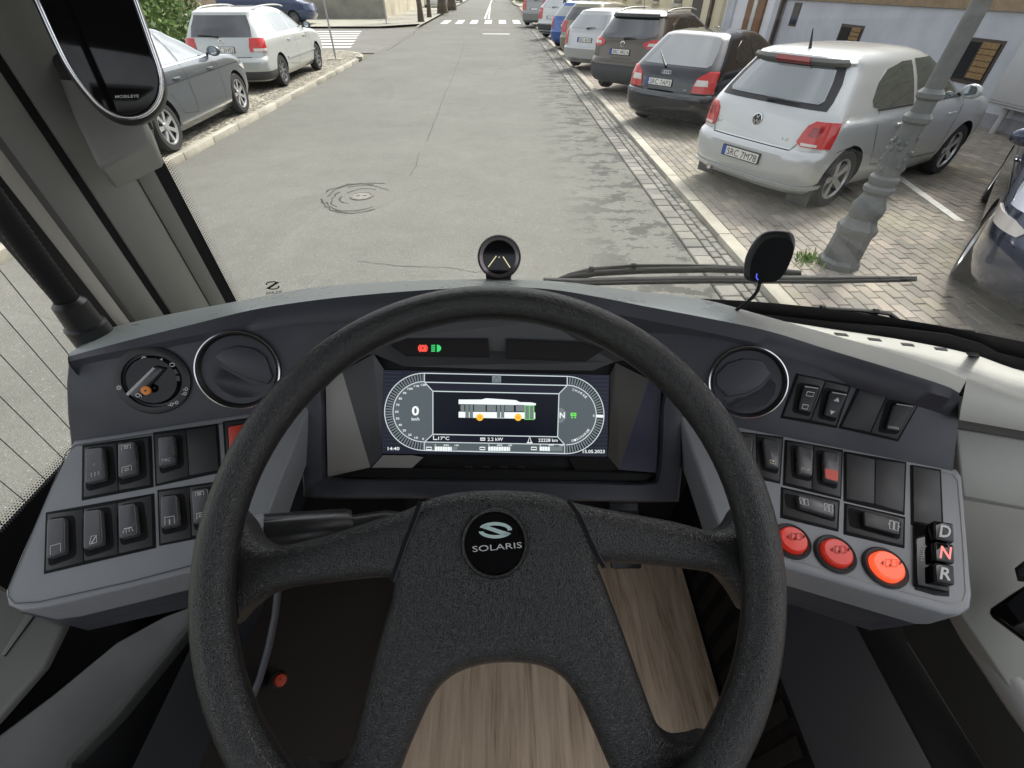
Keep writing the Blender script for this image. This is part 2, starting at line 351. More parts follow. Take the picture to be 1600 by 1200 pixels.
def scatter_blocks(parent, name, mass_name, items, protos, m, limit=300):
    """items (x,y,z,ang,k); the ones that show largest become pieces, the rest one joined part"""
    def size(it):
        v = Vector((it[0], it[1], it[2])) - CAM; d = v.dot(FWD)
        if d < .3: return 0
        px = 800 + FPX * v.dot(VX) / d; py = 600 - FPX * v.dot(UPV) / d
        if not (-20 < px < 1620 and -20 < py < 545): return 0
        return FPX / d * math.sqrt(max(.0001, -v.z / v.length))
    items = sorted(items, key=size, reverse=True)
    for it in items[:limit]:
        o = bpy.data.objects.new(name, protos[it[4]]); link(o, parent); o.location = it[:3]; o.rotation_euler = (random.gauss(0, .006), random.gauss(0, .006), it[3] + random.gauss(0, .008))
    vs = []; fs = []
    for it in items[limit:]:
        me = protos[it[4]]; a = it[3] + random.gauss(0, .008); c, s = math.cos(a), math.sin(a); n0 = len(vs)
        for v in me.vertices: vs.append((it[0] + v.co.x * c - v.co.y * s, it[1] + v.co.x * s + v.co.y * c, it[2] + v.co.z))
        for p in me.polygons: fs.append(tuple(n0 + i for i in p.vertices))
    if vs: stuff(mk(mass_name, vs, fs, m, parent))
sp_ = [block_mesh('sett', .185, .19, .03, .01, M_sett), block_mesh('sett', .09, .115, .03, .009, M_sett), block_mesh('sett', .09, .16, .03, .009, M_sett)]
items = []
y = 1.0
while y < 34: items.append((2.035, y, -.012 + random.gauss(0, .002), 0, 0)); y += .2
for rx in (2.185, 2.285):
    y = 1.0 + random.random() * .1
    while y < 34:
        k = random.choice((1, 1, 2)); l = .125 if k == 1 else .17; items.append((rx, y + l / 2, -.012 + random.gauss(0, .003), 0, k)); y += l
scatter_blocks(gut, 'sett', 'far_setts', items, sp_, M_sett, 200)
# block-paved bays on the right
pav = struct(plane_o('paved_bays', 2.49, 9.12, -4, 70, .03, M_brick)); pav.data.materials.clear()
def paver_far():
    m = bpy.data.materials.new('pavers_far'); m.use_nodes = True; n = m.node_tree; b = n.nodes['Principled BSDF']; L = n.links.new
    tc = n.nodes.new('ShaderNodeTexCoord'); mp = n.nodes.new('ShaderNodeMapping'); mp.inputs['Rotation'].default_value = (0, 0, R(90)); L(tc.outputs['Object'], mp.inputs[0])
    br = n.nodes.new('ShaderNodeTexBrick'); br.inputs['Color1'].default_value = (.2, .18, .15, 1); br.inputs['Color2'].default_value = (.3, .25, .2, 1); br.inputs['Mortar'].default_value = (.08, .075, .06, 1)
    br.inputs['Scale'].default_value = 1; br.inputs['Brick Width'].default_value = .21; br.inputs['Row Height'].default_value = .108; br.inputs['Mortar Size'].default_value = .006; L(mp.outputs[0], br.inputs[0]); L(br.outputs[0], b.inputs['Base Color']); b.inputs['Roughness'].default_value = .9
    return m
pav.data.materials.append(paver_far())
bp_ = [block_mesh('paving_block', .205, .104, .035, .006, M_brick)]
items = []
row = 0; x = 2.55
while x < 9.1:
    y = 2.2 + (.105 if row % 2 else 0)
    while y < 13.5:
        items.append((x, y, .032 + random.gauss(0, .0016), R(90), 0)); y += .21
    x += .109; row += 1
scatter_blocks(pav, 'paving_block', 'far_paving_blocks', items, bp_, M_brick, 300)
PZB = .068   # top of the paving
# bay lines
for (a, b) in (((1398, 272), (1500, 345)),):
    A = G(*a, PZB + .004); B = G(*b, PZB + .004); d = (B - A).normalized(); q = Vector((-d.y, d.x, 0)) * .05
    struct(mk('bay_line', [A - q, B - q, B + q, A + q], [(0, 1, 2, 3)], M_paint))
# zebra crossings and lane line
zc = sgroup('zebra_crossing')
for i in range(6):
    x0 = -4.05 + i * 1.02; mk('stripe', [(x0, 40.2, .004), (x0 + .5, 40.2, .004), (x0 + .5, 44.3, .004), (x0, 44.3, .004)], [(0, 1, 2, 3)], M_paint, zc)
zs = sgroup('side_street_crossing')
for i in range(7):
    yy = 24.6 + i * 1.45; x1 = -6.5 - i * .25; mk('stripe', [(x1 - 7, yy, .002), (x1, yy, .002), (x1, yy + .6, .002), (x1 - 7, yy + .6, .002)], [(0, 1, 2, 3)], M_paint, zs)
struct(mk('lane_line', [(-1.15, 46, .004), (-1.0, 46, .004), (-1.0, 160, .004), (-1.15, 160, .004)], [(0, 1, 2, 3)], M_paint))
struct(mk('lane_line', [(-.85, 46, .004), (-.7, 46, .004), (-.95, 75, .004), (-.98, 75, .004)], [(0, 1, 2, 3)], M_paint))
struct(mk('lane_dash', [(-.9, 31.6, .004), (.6, 31.4, .004), (.6, 31.8, .004), (-.9, 31.9, .004)], [(0, 1, 2, 3)], M_paint))
# pavement beyond the side street on the left, low kerb there
pts = [(-5.12, 39)] + [(-5.12, 400), (-30, 400), (-70, 36.2), (-7.5, 36.2)]
struct(mk('far_pavement', [(x, y, .1) for x, y in pts], [list(range(len(pts)))], M_slab))
struct(mk('side_kerb', [(-70, 36.0, .1), (-7.5, 36.0, .1), (-5.05, 38.6, .1), (-5.05, 39, .1), (-5.2, 39, .105), (-7.6, 36.2, .105), (-70, 36.2, .105)], [list(range(7))], M_kerb))
# seam along the middle of the road, cracks, inspection cover
def crack(name, px, w):
    p = [G(*q, .004) for q in px]; L_ = []; Rr = []
    pp = []
    for i in range(len(p) - 1):
        for k in range(6): pp.append(p[i].lerp(p[i + 1], k / 6) + Vector((random.gauss(0, w * 1.6), random.gauss(0, w * 2), 0)))
    pp.append(p[-1])
    for i, q in enumerate(pp):
        t = (pp[min(i + 1, len(pp) - 1)] - pp[max(i - 1, 0)]).normalized(); s = Vector((-t.y, t.x, 0)) * (w * random.uniform(.35, 1)); L_.append(q + s); Rr.append(q - s)
    return struct(grid(name, [L_, Rr], M_dirt, smooth=False))
crack('road_crack', [(560, 408), (620, 415), (700, 418), (730, 422), (742, 425), (760, 422)], .0035)
crack('road_crack', [(725, 70), (711, 112), (692, 155), (677, 195), (667, 222)], .008)
crack('road_crack', [(655, 240), (650, 258), (640, 275)], .006)
crack('road_crack', [(660, 42), (620, 70), (605, 79)], .03)
cov = sgroup('patch_cracks')
cc = G(565, 307)
mk('patch_asphalt', [(cc.x + .47 * math.cos(a / 18 * math.pi) * (1 + .05 * math.sin(a * 1.7)), cc.y + .52 * math.sin(a / 18 * math.pi) * (1 + .05 * math.cos(a * 2.3)), .002) for a in range(36)], [list(range(36))], mat('patch_dark', (.126, .124, .109), .9, var=(30, .2)), cov)
for k in range(4):
    ring = []
    n = 44
    for i in range(n + 1):
        a = 2 * math.pi * i / n; rr = (.50, .44, .37, .25)[k] * (1 + .07 * math.sin(3 * a + k) + random.gauss(0, .02)); ring.append(Vector((cc.x + rr * 1.0 * math.cos(a), cc.y + rr * 1.1 * math.sin(a), .004)))
    seg0 = random.randint(0, 10)
    for (a, b) in ((seg0, seg0 + 13), (seg0 + 15, seg0 + 30 - 2 * k)):
        sub = ring[a % n:b % n] if a % n < b % n else []
        if len(sub) > 2: grid('crack', [[q for q in sub], [q + (q - cc).normalized() * random.uniform(.012, .03) for q in sub]], M_dirt, cov, False)
M_iron = mat('cast_iron', (.13, .12, .10), .6, .3, var=(30, .4))
mh = thing('valve_cover', 'small round iron valve cover set in a cracked asphalt patch', 'manhole', (cc.x, cc.y, 0), 0)
lathe('frame', [(.155, .003), (.15, .014), (.125, .014), (.12, .006)], (0, 0, 0), (0, 0, 1), M_iron, mh, 28)
lathe('lid', [(.118, .004), (.116, .011), (0, .011)], (0, 0, 0), (0, 0, 1), mat('iron_lid', (.16, .155, .135), .7, var=(40, .3)), mh, 28)
for s in (-1, 1): boxo('grip_slot', (s * .045, 0, .0115), (.05, .022, .004), M_dirt, mh)
# ------------------------------------------------------------------ buildings on the right
XW = 9.15
M_lav = mat('lavender_render', (.46, .475, .515), .9, var=(1.3, .12), bump=(60, .1))
M_brn = mat('brown_cladding', (.24, .17, .10), .8, var=(6, .25))
M_cream = mat('cream_render', (.62, .56, .38), .9, var=(1.0, .1))
M_white = mat('white_render', (.66, .67, .70), .9, var=(1, .06))
M_plinth = mat('plinth_grey', (.27, .27, .29), .9, var=(3, .2))
M_wood = mat('brown_door_wood', (.17, .075, .028), .55, var=(9, .3))
M_wdark = mat('window_dark', (.02, .022, .025), .12, spec=.8)
M_blind = mat('window_blind', (.24, .15, .065), .8, var=(30, .35))
M_frame = mat('window_frame_dark', (.05, .035, .025), .5)
M_sill = mat('stone_sill', (.5, .47, .38), .8)
def wallbox(name, y0, y1, z0, z1, m, parent, x=XW, dep=.4):
    return boxo(name, (x + dep / 2, (y0 + y1) / 2, (z0 + z1) / 2), (dep, y1 - y0, z1 - z0), m, parent)
hA = thing('rendered_house', 'pale lavender rendered house with brown upper cladding beside the paved bays', 'house', (XW, 10, 0), world=True)
wallbox('wall', 2.0, 18.6, .0, 1.72, M_lav, hA)
wallbox('plinth', 2.0, 18.6, .0, .28, M_plinth, hA, XW - .02, .03)
for i in range(12):
    wallbox('cladding_board', 2.0, 18.6, 1.725 + i * .22, 1.725 + i * .22 + .212, M_brn, hA, XW - .05, .3)
wallbox('upper_wall', 2.0, 18.6, 4.37, 7.0, M_lav, hA)
bm = bmesh.new(); vs_ = [bm.verts.new(p) for p in ((XW - .4, 2, 7.0), (XW + 9, 2, 7.0), (XW + 4.3, 2, 10), (XW - .4, 18.6, 7), (XW + 9, 18.6, 7), (XW + 4.3, 18.6, 10))]
for f in ((0, 1, 2), (3, 5, 4), (0, 2, 5, 3), (1, 4, 5, 2), (0, 3, 4, 1)): bm.faces.new([vs_[k] for k in f])
bmk('roof', bm, mat('roof_tile', (.25, .09, .05), .8, var=(4, .3)), hA)
def cellar_window(y0, y1, z0, z1, parent, x=XW):
    f = wallbox('window', y0, y1, z0, z1, M_frame, parent, x - .012, .03)
    wallbox('pane', y0 + .06, (y0 + y1) / 2 - .02, z0 + .06, z1 - .06, M_wdark, f, x - .02, .02); wallbox('pane', (y0 + y1) / 2 + .02, y1 - .06, z0 + .06, z1 - .06, M_wdark, f, x - .02, .02)
    for k in range(6):
        zz = z0 + .1 + k * (z1 - z0 - .2) / 5.5; wallbox('slat', y0 + .08, (y0 + y1) / 2 - .04, zz, zz + .1, M_blind, f, x - .028, .01)
    return f
cellar_window(10.0, 11.0, .62, 1.32, hA); cellar_window(14.2, 15.2, .62, 1.3, hA)
wv = wallbox('window', 17.6, 18.05, 1.1, 1.66, M_frame, hA, XW - .012, .03); wallbox('pane', 17.65, 18.0, 1.15, 1.6, M_wdark, wv, XW - .02, .02)
hB = thing('doorway_house', 'narrow white and lavender house front with a tall brown timber door', 'house', (XW, 21, 0), world=True)
wallbox('wall', 18.65, 23.6, 0, 7, M_white, hB, XW + .02)
wallbox('pilaster', 18.7, 19.3, 0, 7, M_lav, hB, XW - .05, .1); wallbox('pilaster', 22.6, 23.3, 0, 7, M_lav, hB, XW - .05, .1)
df = wallbox('door', 20.0, 21.4, .1, 2.6, M_wood, hB, XW - .06, .1); wallbox('door_pane', 20.55, 20.85, .7, 2.2, mat('door_glass', (.5, .52, .5), .2), df, XW - .07, .02)
wallbox('drain_pipe', 18.6, 18.72, 0, 7, M_frame, hB, XW - .16, .1)
hC = thing('cream_house', 'long cream rendered house with small sills beyond the brown suv', 'house', (XW, 40, 0), world=True)
wallbox('wall', 23.7, 90, 0, 7.5, M_cream, hC, XW - .1)
wallbox('drain_pipe', 24.6, 24.85, 0, 7.5, M_frame, hC, XW - .22, .12)
wallbox('passage', 26.0, 27.4, 0, 2.6, mat('dark_passage', (.06, .05, .045), .8), hC, XW - .11, .05)
for k in range(8):
    y0 = 29 + k * 4.2; f = wallbox('window', y0, y0 + 1.3, 1.35, 2.9, M_frame, hC, XW - .13, .04); wallbox('pane', y0 + .08, y0 + 1.22, 1.43, 2.8, M_wdark, f, XW - .14, .02); wallbox('sill', y0 - .1, y0 + 1.4, 1.22, 1.34, M_sill, f, XW - .28, .18)
# cabinet by the wall
cb = thing('utility_cabinet', 'grey metal two-door utility cabinet on a post against the lavender wall', 'cabinet', (XW - .2, 8.7, .07), world=True)
M_cab = mat('cabinet_grey', (.42, .42, .42), .6, var=(3, .06))
boxo('cabinet_body', (XW - .2, 8.3, 1.0), (.36, 2.0, .98), M_cab, cb, .01)
for s in (0, 1): boxo('cabinet_door', (XW - .385, 7.81 + s * .98, 1.0), (.014, .95, .9), M_cab, cb, .004)
boxo('cabinet_lid', (XW - .2, 8.3, 1.52), (.44, 2.1, .05), mat('cabinet_lid', (.62, .62, .62), .6), cb, .01)
boxo('base_sheet', (XW - .2, 8.3, .49), (.3, 2.05, .04), M_cab, cb); tube('post', [(XW - .22, 9.0, .05), (XW - .22, 9.0, .5)], .05, M_cab, cb, 12)
boxo('lock_plate', (XW - .394, 8.2, 1.05), (.01, .1, .14), mat('lock_brass', (.5, .36, .15), .5), cb)
# ------------------------------------------------------------------ lamp post
lp = G(1308, 413, PZB); M_cast = mat('cast_post_grey', (.145, .15, .147), .6, .2, var=(18, .12), bump=(70, .25))
lamp = thing('street_lamp', 'ornate grey cast iron lamp post beside the silver hatchback', 'street lamp', (lp.x, lp.y, PZB)); lamp.rotation_euler = (0, .035, 0)
lathe('base', [(0.1794, 0), (0.1794, .05), (0.156, .08), (0.1482, .30), (0.1638, .34), (0.1638, .38), (0.1326, .42), (0.117, .46)], (0, 0, 0), (0, 0, 1), M_cast, lamp, 8, angle=20)
lathe('pedestal', [(0.117, .46), (0.1326, .5), (0.1326, .56), (0.1014, .62), (0.0897, .66)], (0, 0, 0), (0, 0, 1), M_cast, lamp, 28)
lathe('collar', [(0.0897, .66), (0.117, .69), (0.117, .72), (0.0975, .74), (0.1092, .77), (0.1092, .80), (0.0897, .82)], (0, 0, 0), (0, 0, 1), M_cast, lamp, 28)
lathe('lower_shaft', [(0.0897, .82), (0.0975, .9), (0.078, 1.15), (0.078, 1.2), (0.0975, 1.22), (0.0975, 1.25), (0.0702, 1.28), (0.06864, 1.36), (0.0897, 1.38), (0.0897, 1.41), (0.0624, 1.44)], (0, 0, 0), (0, 0, 1), M_cast, lamp, 28)
lathe('shaft', [(0.0624, 1.44), (0.0585, 2.2), (0.0468, 3.4), (0.039, 4.2)], (0, 0, 0), (0, 0, 1), M_cast, lamp, 28)
random.seed(3)
for k in range(26):    # leaf ornament around the lower shaft
    a = k * 2.4; z = .86 + .26 * random.random(); r = .092 - .04 * (z - .86)
    bm = bmesh.new(); bmesh.ops.create_icosphere(bm, subdivisions=1, radius=.017); bmesh.ops.transform(bm, matrix=Matrix.Translation((r * math.cos(a), r * math.sin(a), z)) @ Matrix.Diagonal((1, 1, 1.5, 1)), verts=bm.verts); bmk('leaf_ornament', bm, M_cast, lamp, True)
boxo('sticker', (-.055, -.055, 2.02), (.1, .006, .12), mat('orange_sticker', (.85, .33, .05), .6), lamp, rot=Matrix.Rotation(R(-45), 3, 'Z'))
lathe('lantern', [(.06, 4.2), (.18, 4.35), (.22, 4.75), (.08, 4.95), (0, 5.05)], (0, 0, 0), (0, 0, 1), mat('lantern_glass', (.6, .6, .55), .2), lamp, 8, angle=20)
# weeds at the foot of the post
M_leaf = mat('weed_green', (.12, .22, .03), .6)
vs = []; fs = []
random.seed(11)
gp = G(1262, 408, PZB)
for k in range(150):
    a = random.uniform(0, 6.28); r = abs(random.gauss(0, .075)); b = gp + Vector((r * math.cos(a) * 1.3, r * math.sin(a), 0)); d = Vector((random.gauss(0, .5), random.gauss(0, .5), 1)).normalized() * random.uniform(.03, .11); s = Vector((random.gauss(0, 1), random.gauss(0, 1), 0)).normalized() * random.uniform(.004, .011)
    n0 = len(vs); vs += [b - s * .4, b + s * .4, b + d * .55 + s, b + d, b + d * .55 - s]; fs += [(n0, n0 + 1, n0 + 2, n0 + 3, n0 + 4)]
o = stuff(mk('weeds', vs, fs, M_leaf)); tag(o, 'small tuft of green weeds at the foot of the lamp post', 'weeds')
# ------------------------------------------------------------------ left and far background
M_conc = mat('old_concrete', (.27, .26, .22), .95, var=(.8, .25))
tag(boxo('concrete_wall', (-13.2, 44.3, 1.0), (9.5, .3, 2.0), M_conc), 'weathered grey concrete wall beyond the side street', 'wall')
tag(boxo('garden_wall', (-8.9, 60, 1.0), (.3, 31, 2.0), mat('pale_garden_wall', (.5, .45, .35), .9, var=(.6, .25))), 'long pale garden wall running along the far left pavement', 'wall')
tag(boxo('brick_house', (-24, 62, 3.5), (22, 12, 7), mat('ochre_wall', (.42, .33, .24), .9, var=(.4, .2))), 'ochre house standing behind the concrete wall', 'house')
M_bark = mat('tree_bark', (.085, .07, .05), .95, bump=(14, .9), var=(9, .4))
M_fol = [mat('foliage_a', (.06, .11, .02), .65), mat('foliage_b', (.10, .17, .03), .65), mat('foliage_c', (.04, .075, .018), .65)]
def leaves(name, parent, cx, rad, n, size, mi, seed):
    rr = random.Random(seed); vs = []; fs = []
    cl = [Vector((rr.gauss(0, .45) * rad[0], rr.gauss(0, .45) * rad[1], rr.gauss(0, .4) * rad[2])) for _ in range(max(6, n // 130))]
    for k in range(n):
        c = rr.choice(cl); p = Vector(cx) + c + Vector((rr.gauss(0, .16) * rad[0], rr.gauss(0, .16) * rad[1], rr.gauss(0, .16) * rad[2]))
        if p.z < .1: p.z = .1 + rr.random() * .3
        a = Vector((rr.gauss(0, 1), rr.gauss(0, 1), rr.gauss(0, 1))).normalized(); b = a.orthogonal().normalized(); s = size * rr.uniform(.6, 1.4); n0 = len(vs)
        vs += [p - a * s, p + b * s * .55, p + a * s, p - b * s * .55]; fs.append((n0, n0 + 1, n0 + 2, n0 + 3))
    o = mk(name, vs, fs, M_fol[mi], parent)
    return o
def tree(px, py, r, label, seed, h=7, group='street trees on the far left pavement'):
    g = G(px, py, .1); t = thing('street_tree', label, 'tree', (g.x, g.y, .1), group=group)
    rr = random.Random(seed); pts = [Vector((rr.gauss(0, .03) * k, rr.gauss(0, .03) * k, h * .55 * k / 5)) for k in range(6)]
    tube('trunk', pts, r, M_bark, t, 12, radii=[r * (1.25 if k == 0 else 1 - .08 * k) for k in range(6)])
    for k in range(5):
        a = k * 1.3 + rr.random(); tube('limb', [pts[4], pts[4] + Vector((math.cos(a), math.sin(a), 1.0)) * 1.0, pts[4] + Vector((math.cos(a) * 1.6, math.sin(a) * 1.6, 2.3))], .05, M_bark, t, 6, radii=[r * .5, r * .35, r * .15])
    leaves('crown', t, (0, 0, h * .78), (2.0, 2.0, 1.7), 1500, .11, seed % 3, seed)
    return t
tree(658, 34, .19, 'nearest slim dark tree trunk on the far left pavement', 1)
tree(671, 27, .16, 'second slim trunk just behind the nearest pavement tree', 2)
tree(692, 21, .42, 'thick mossy tree trunk beyond the two slim trunks', 4)
tree(706, 15, .42, 'farthest thick trunk at the kerb by the parked cars', 5)
def hedge(name, label, c, rad, n, size, seed, cat='hedge'):
    t = thing(name, label, cat, (c[0], c[1], 0))
    leaves('foliage', t, (0, 0, c[2]), rad, n, size, 1, seed); leaves('foliage', t, (0, 0, c[2]), rad, n // 2, size, 0, seed + 1); leaves('foliage', t, (0, 0, c[2]), rad, n // 2, size, 2, seed + 2)
    rr = random.Random(seed)
    for k in range(5):
        b = Vector((rr.gauss(0, .3) * rad[0], rr.gauss(0, .3) * rad[1], 0)); tube('stem', [b, b + Vector((rr.gauss(0, .2), rr.gauss(0, .2), c[2] * 1.1))], .03, M_bark, t, 6)
hedge('leafy_hedge', 'bright green leafy hedge behind the grey sedan', (-12.2, 17.5, .95), (2.6, 3.2, 1.0), 5200, .075, 21)
hedge('leafy_hedge', 'dark shrub mass behind the silver estate car', (-13.5, 21.5, 1.3), (2.8, 1.6, 1.4), 3500, .08, 31)
hedge('round_bush', 'rounded bright bush on the right kerb at the far end', (6.4, 84, .75), (4.2, 7, .8), 3500, .16, 41, 'bush')
pr = struct(mk('far_pavement_right', [(2.5, 70, .08), (20, 70, .08), (20, 300, .08), (3.2, 300, .08), (2.0, 78, .08)], [(0, 1, 2, 3, 4)], M_slab))
M_gal = mat('galvanised_steel', (.36, .36, .35), .5, .5, var=(15, .15))
def pole(px, py, label, r=.03, h=3.2, sign=True):
    g = G(px, py, .09); t = thing('sign_pole', label, 'pole', (g.x, g.y, .09)); tube('post', [(0, 0, 0), (0, 0, h)], r, M_gal, t, 10); boxo('footing', (0, 0, .01), (.5, .4, .03), M_conc, t, .005)
    if sign: lathe('sign_plate', [(.3, 0), (.3, .01)], (0, -.04, h - .35), (0, -1, 0), M_gal, t, 24, caps=True)
pole(525, 93, 'grey steel sign pole between the estate car and the zebra crossing')
pole(604, 37, 'thin grey pole on the pavement beyond the side street', .035)
# the rest of the dark lamp among the far cars
g = G(878, 62, .07); t = thing('lamp_column', 'slim dark lamp column among the far parked cars', 'street lamp', (2.75, 24.5, .07)); tube('column', [(0, 0, 0), (0, 0, 4)], .06, mat('dark_post', (.05, .055, .06), .6), t, 12); lathe('lantern', [(.05, 4), (.2, 4.2), (.1, 4.6), (0, 4.7)], (0, 0, 0), (0, 0, 1), M_cast, t, 8)
# ================================================================== PARKED CARS
M_tyre = mat('tyre_rubber', (.025, .025, .026), .85, var=(30, .2))
M_rimdark = mat('wheel_well', (.012, .012, .013), .9)
M_rim = mat('alloy_silver', (.55, .55, .55), .35, .7)
M_steel = mat('steel_wheel_cover', (.16, .16, .16), .5, .3)
M_cglass = mat('car_glass', (.05, .075, .075), .03, spec=1.0, ior=2.3)
M_cglass2 = mat('car_glass_dark', (.014, .016, .018), .03, spec=1.0, ior=1.75)
M_trim = mat('black_trim', (.022, .022, .024), .5)
M_grytrim = mat('dark_plastic_trim', (.06, .062, .065), .65)
M_red = mat('tail_red', (.50, .018, .015), .15, coat=.6)
M_redd = mat('tail_red_dark', (.28, .01, .01), .15, coat=.6)
M_clear = mat('lamp_clear', (.62, .58, .54), .12, coat=.6)
M_plate = mat('plate_white', (.72, .71, .66), .5)
M_blue = mat('plate_blue', (.03, .07, .38), .5)
M_ptext = mat('plate_black', (.015, .015, .015), .5)
M_chrome = mat('chrome', (.75, .75, .76), .12, 1.0)
M_seam = mat('panel_gap', (.03, .03, .03), .9)
def paint(name, col, metal=.55, rough=.32): return mat(name, col, rough, metal, coat=.9)
PEX = 3.4
class Body:
    def __init__(s, prof, ar, af, bow=.02): s.prof = prof; s.ar = ar; s.af = af; s.bow = bow
    def lv(s, z):
        p = s.prof
        if z <= p[0][0]: return p[0][1:]
        for a, b in zip(p, p[1:]):
            if z <= b[0]:
                t = (z - a[0]) / (b[0] - a[0]); return tuple(x + (y - x) * t for x, y in zip(a[1:], b[1:]))
        return p[-1][1:]
    def caps(s, z):
        xr, xf, w = s.lv(z); k = min(1, (xf - xr) / (s.ar + s.af) * .98); return xr, xf, w, s.ar * k, s.af * k
    def contour(s, z, n=14):
        xr, xf, w, ar, af = s.caps(z); out = []
        for i in range(n + 1):
            ph = math.pi / 2 * i / n; out.append((xr + ar * (1 - math.cos(ph) ** (2 / PEX)), w * math.sin(ph) ** (2 / PEX)))
        x0, x1 = xr + ar, xf - af
        for i in range(1, 8):
            t = i / 8; out.append((x0 + (x1 - x0) * t, w + s.bow * 4 * t * (1 - t)))
        for i in range(n + 1):
            ph = math.pi / 2 * (1 - i / n); out.append((xf - af * (1 - math.cos(ph) ** (2 / PEX)), w * math.sin(ph) ** (2 / PEX)))
        return out
    def side(s, x, z, sg):
        xr, xf, w, ar, af = s.caps(z)
        if x < xr + ar: y = w * max(0, 1 - max(0, 1 - (x - xr) / ar) ** PEX) ** (1 / PEX)
        elif x > xf - af: y = w * max(0, 1 - max(0, min(1, 1 - (xf - x) / af)) ** PEX) ** (1 / PEX)
        else: t = (x - xr - ar) / max(.01, xf - af - xr - ar); y = w + s.bow * 4 * t * (1 - t)
        return Vector((x, sg * y, z))
    def rear(s, q, z, front=False):
        """q: sideways position; |q|<=1 runs round the end cap by angle, beyond 1 metres along the side"""
        xr, xf, w, ar, af = s.caps(z); sg = 1 if q >= 0 else -1; a = abs(q)
        if a <= 1:
            ph = math.pi / 2 * a; y = w * math.sin(ph) ** (2 / PEX); x = xr + ar * (1 - math.cos(ph) ** (2 / PEX))
            if front: x = xf - af * (1 - math.cos(ph) ** (2 / PEX))
            return Vector((x, sg * y, z))
        return s.side((xr + ar + (a - 1)) if not front else (xf - af - (a - 1)), z, sg)
    def qy(s, y, z):
        """cap angle parameter for a sideways distance y"""
        xr, xf, w, ar, af = s.caps(z); v = max(-1, min(1, y / w)); return math.copysign(math.asin(abs(v) ** (PEX / 2)) / (math.pi / 2), v)
    def mesh(s, name, m, parent, axles, rw):
        zs = []
        for a, b in zip(s.prof, s.prof[1:]):
            n = max(1, int((b[0] - a[0]) / .05 + .5)); zs += [a[0] + (b[0] - a[0]) * k / n for k in range(n)]
        zs.append(s.prof[-1][0]); vs = []; fs = []; N = None
        for z in zs:
            c = s.contour(z); ring = c + [(x, -y) for x, y in c[1:-1]][::-1]; N = len(ring); vs += [(x, y, z) for x, y in ring]
        for i in range(len(zs) - 1):
            for k in range(N): fs.append((i * N + k, i * N + (k + 1) % N, (i + 1) * N + (k + 1) % N, (i + 1) * N + k))
        fs.append(tuple(range(N))[::-1]); fs.append(tuple((len(zs) - 1) * N + k for k in range(N)))
        bm = bmesh.new(); vv = [bm.verts.new(v) for v in vs]
        for f in fs: bm.faces.new([vv[i] for i in f])
        bmesh.ops.recalc_face_normals(bm, faces=bm.faces)
        me = bpy.data.meshes.new('b'); bm.to_mesh(me); bm.free(); me.materials.append(m); me.materials.append(M_rimdark)
        ob = bpy.data.objects.new('b', me); COL.objects.link(ob)
        bm = bmesh.new()
        for ax in axles:
            bmesh.ops.create_cone(bm, segments=40, radius1=rw + .045, radius2=rw + .045, depth=3, cap_ends=True, matrix=Matrix.Translation((ax, 0, rw)) @ Matrix.Rotation(R(90), 4, 'X'))
        for f in bm.faces: f.material_index = 1
        cm = bpy.data.meshes.new('c'); bm.to_mesh(cm); bm.free(); cm.materials.append(m); cm.materials.append(M_rimdark)
        cu = bpy.data.objects.new('c', cm); COL.objects.link(cu)
        md = ob.modifiers.new('x', 'BOOLEAN'); md.object = cu; md.operation = 'DIFFERENCE'; md.solver = 'EXACT'
        dg = bpy.context.evaluated_depsgraph_get(); out = bpy.data.meshes.new_from_object(ob.evaluated_get(dg)); out.name = name
        bpy.data.objects.remove(ob); bpy.data.objects.remove(cu)
        out.polygons.foreach_set('use_smooth', [True] * len(out.polygons)); out.set_sharp_from_angle(angle=R(32))
        # recompute which faces are wheel wells
        return link(bpy.data.objects.new(name, out), parent)
def patch(name, fn, rows, m, parent, off=.005, nu=10, skirt=.012, smooth=True, nv=3):
    """rows [(z, a0, a1)...]; fn(a, z) -> point on the body; lies off metres proud with turned-in edges"""
    R_ = []
    full = []
    for r0, r1 in zip(rows, rows[1:]):
        for k in range(nv): full.append(tuple(x + (y - x) * k / nv for x, y in zip(r0, r1)))
    full.append(rows[-1])
    def pt(a, z, o):
        e = .004; p = fn(a, z); du = fn(a + e, z) - fn(a - e, z); dv = fn(a, z + e) - fn(a, z - e); n = du.cross(dv)
        if n.length < 1e-12: n = Vector((0, 0, 1))
        n.normalize(); c = Vector((1.9, 0, .7))
        if n.dot(p - c) < 0: n = -n
        return p + n * o
    for z, a0, a1 in full: R_.append([pt(a0 + (a1 - a0) * k / nu, z, off) for k in range(nu + 1)])
    vs = [p for r in R_ for p in r]; fs = []; nn = nu + 1
    for i in range(len(R_) - 1):
        for k in range(nu): fs.append((i * nn + k, i * nn + k + 1, (i + 1) * nn + k + 1, (i + 1) * nn + k))
    H = len(R_)
    border = [(0, k) for k in range(nn)] + [(i, nu) for i in range(1, H)] + [(H - 1, k) for k in range(nu - 1, -1, -1)] + [(i, 0) for i in range(H - 2, 0, -1)]
    base = len(vs)
    for (i, k) in border:
        z, a0, a1 = full[i]; vs.append(pt(a0 + (a1 - a0) * k / nu, z, off - skirt))
    nb = len(border)
    for j in range(nb):
        a = border[j]; b = border[(j + 1) % nb]; fs.append((a[0] * nn + a[1], b[0] * nn + b[1], base + (j + 1) % nb, base + j))
    return mk(name, vs, fs, m, parent, smooth, 40)
wheel_cache = {}
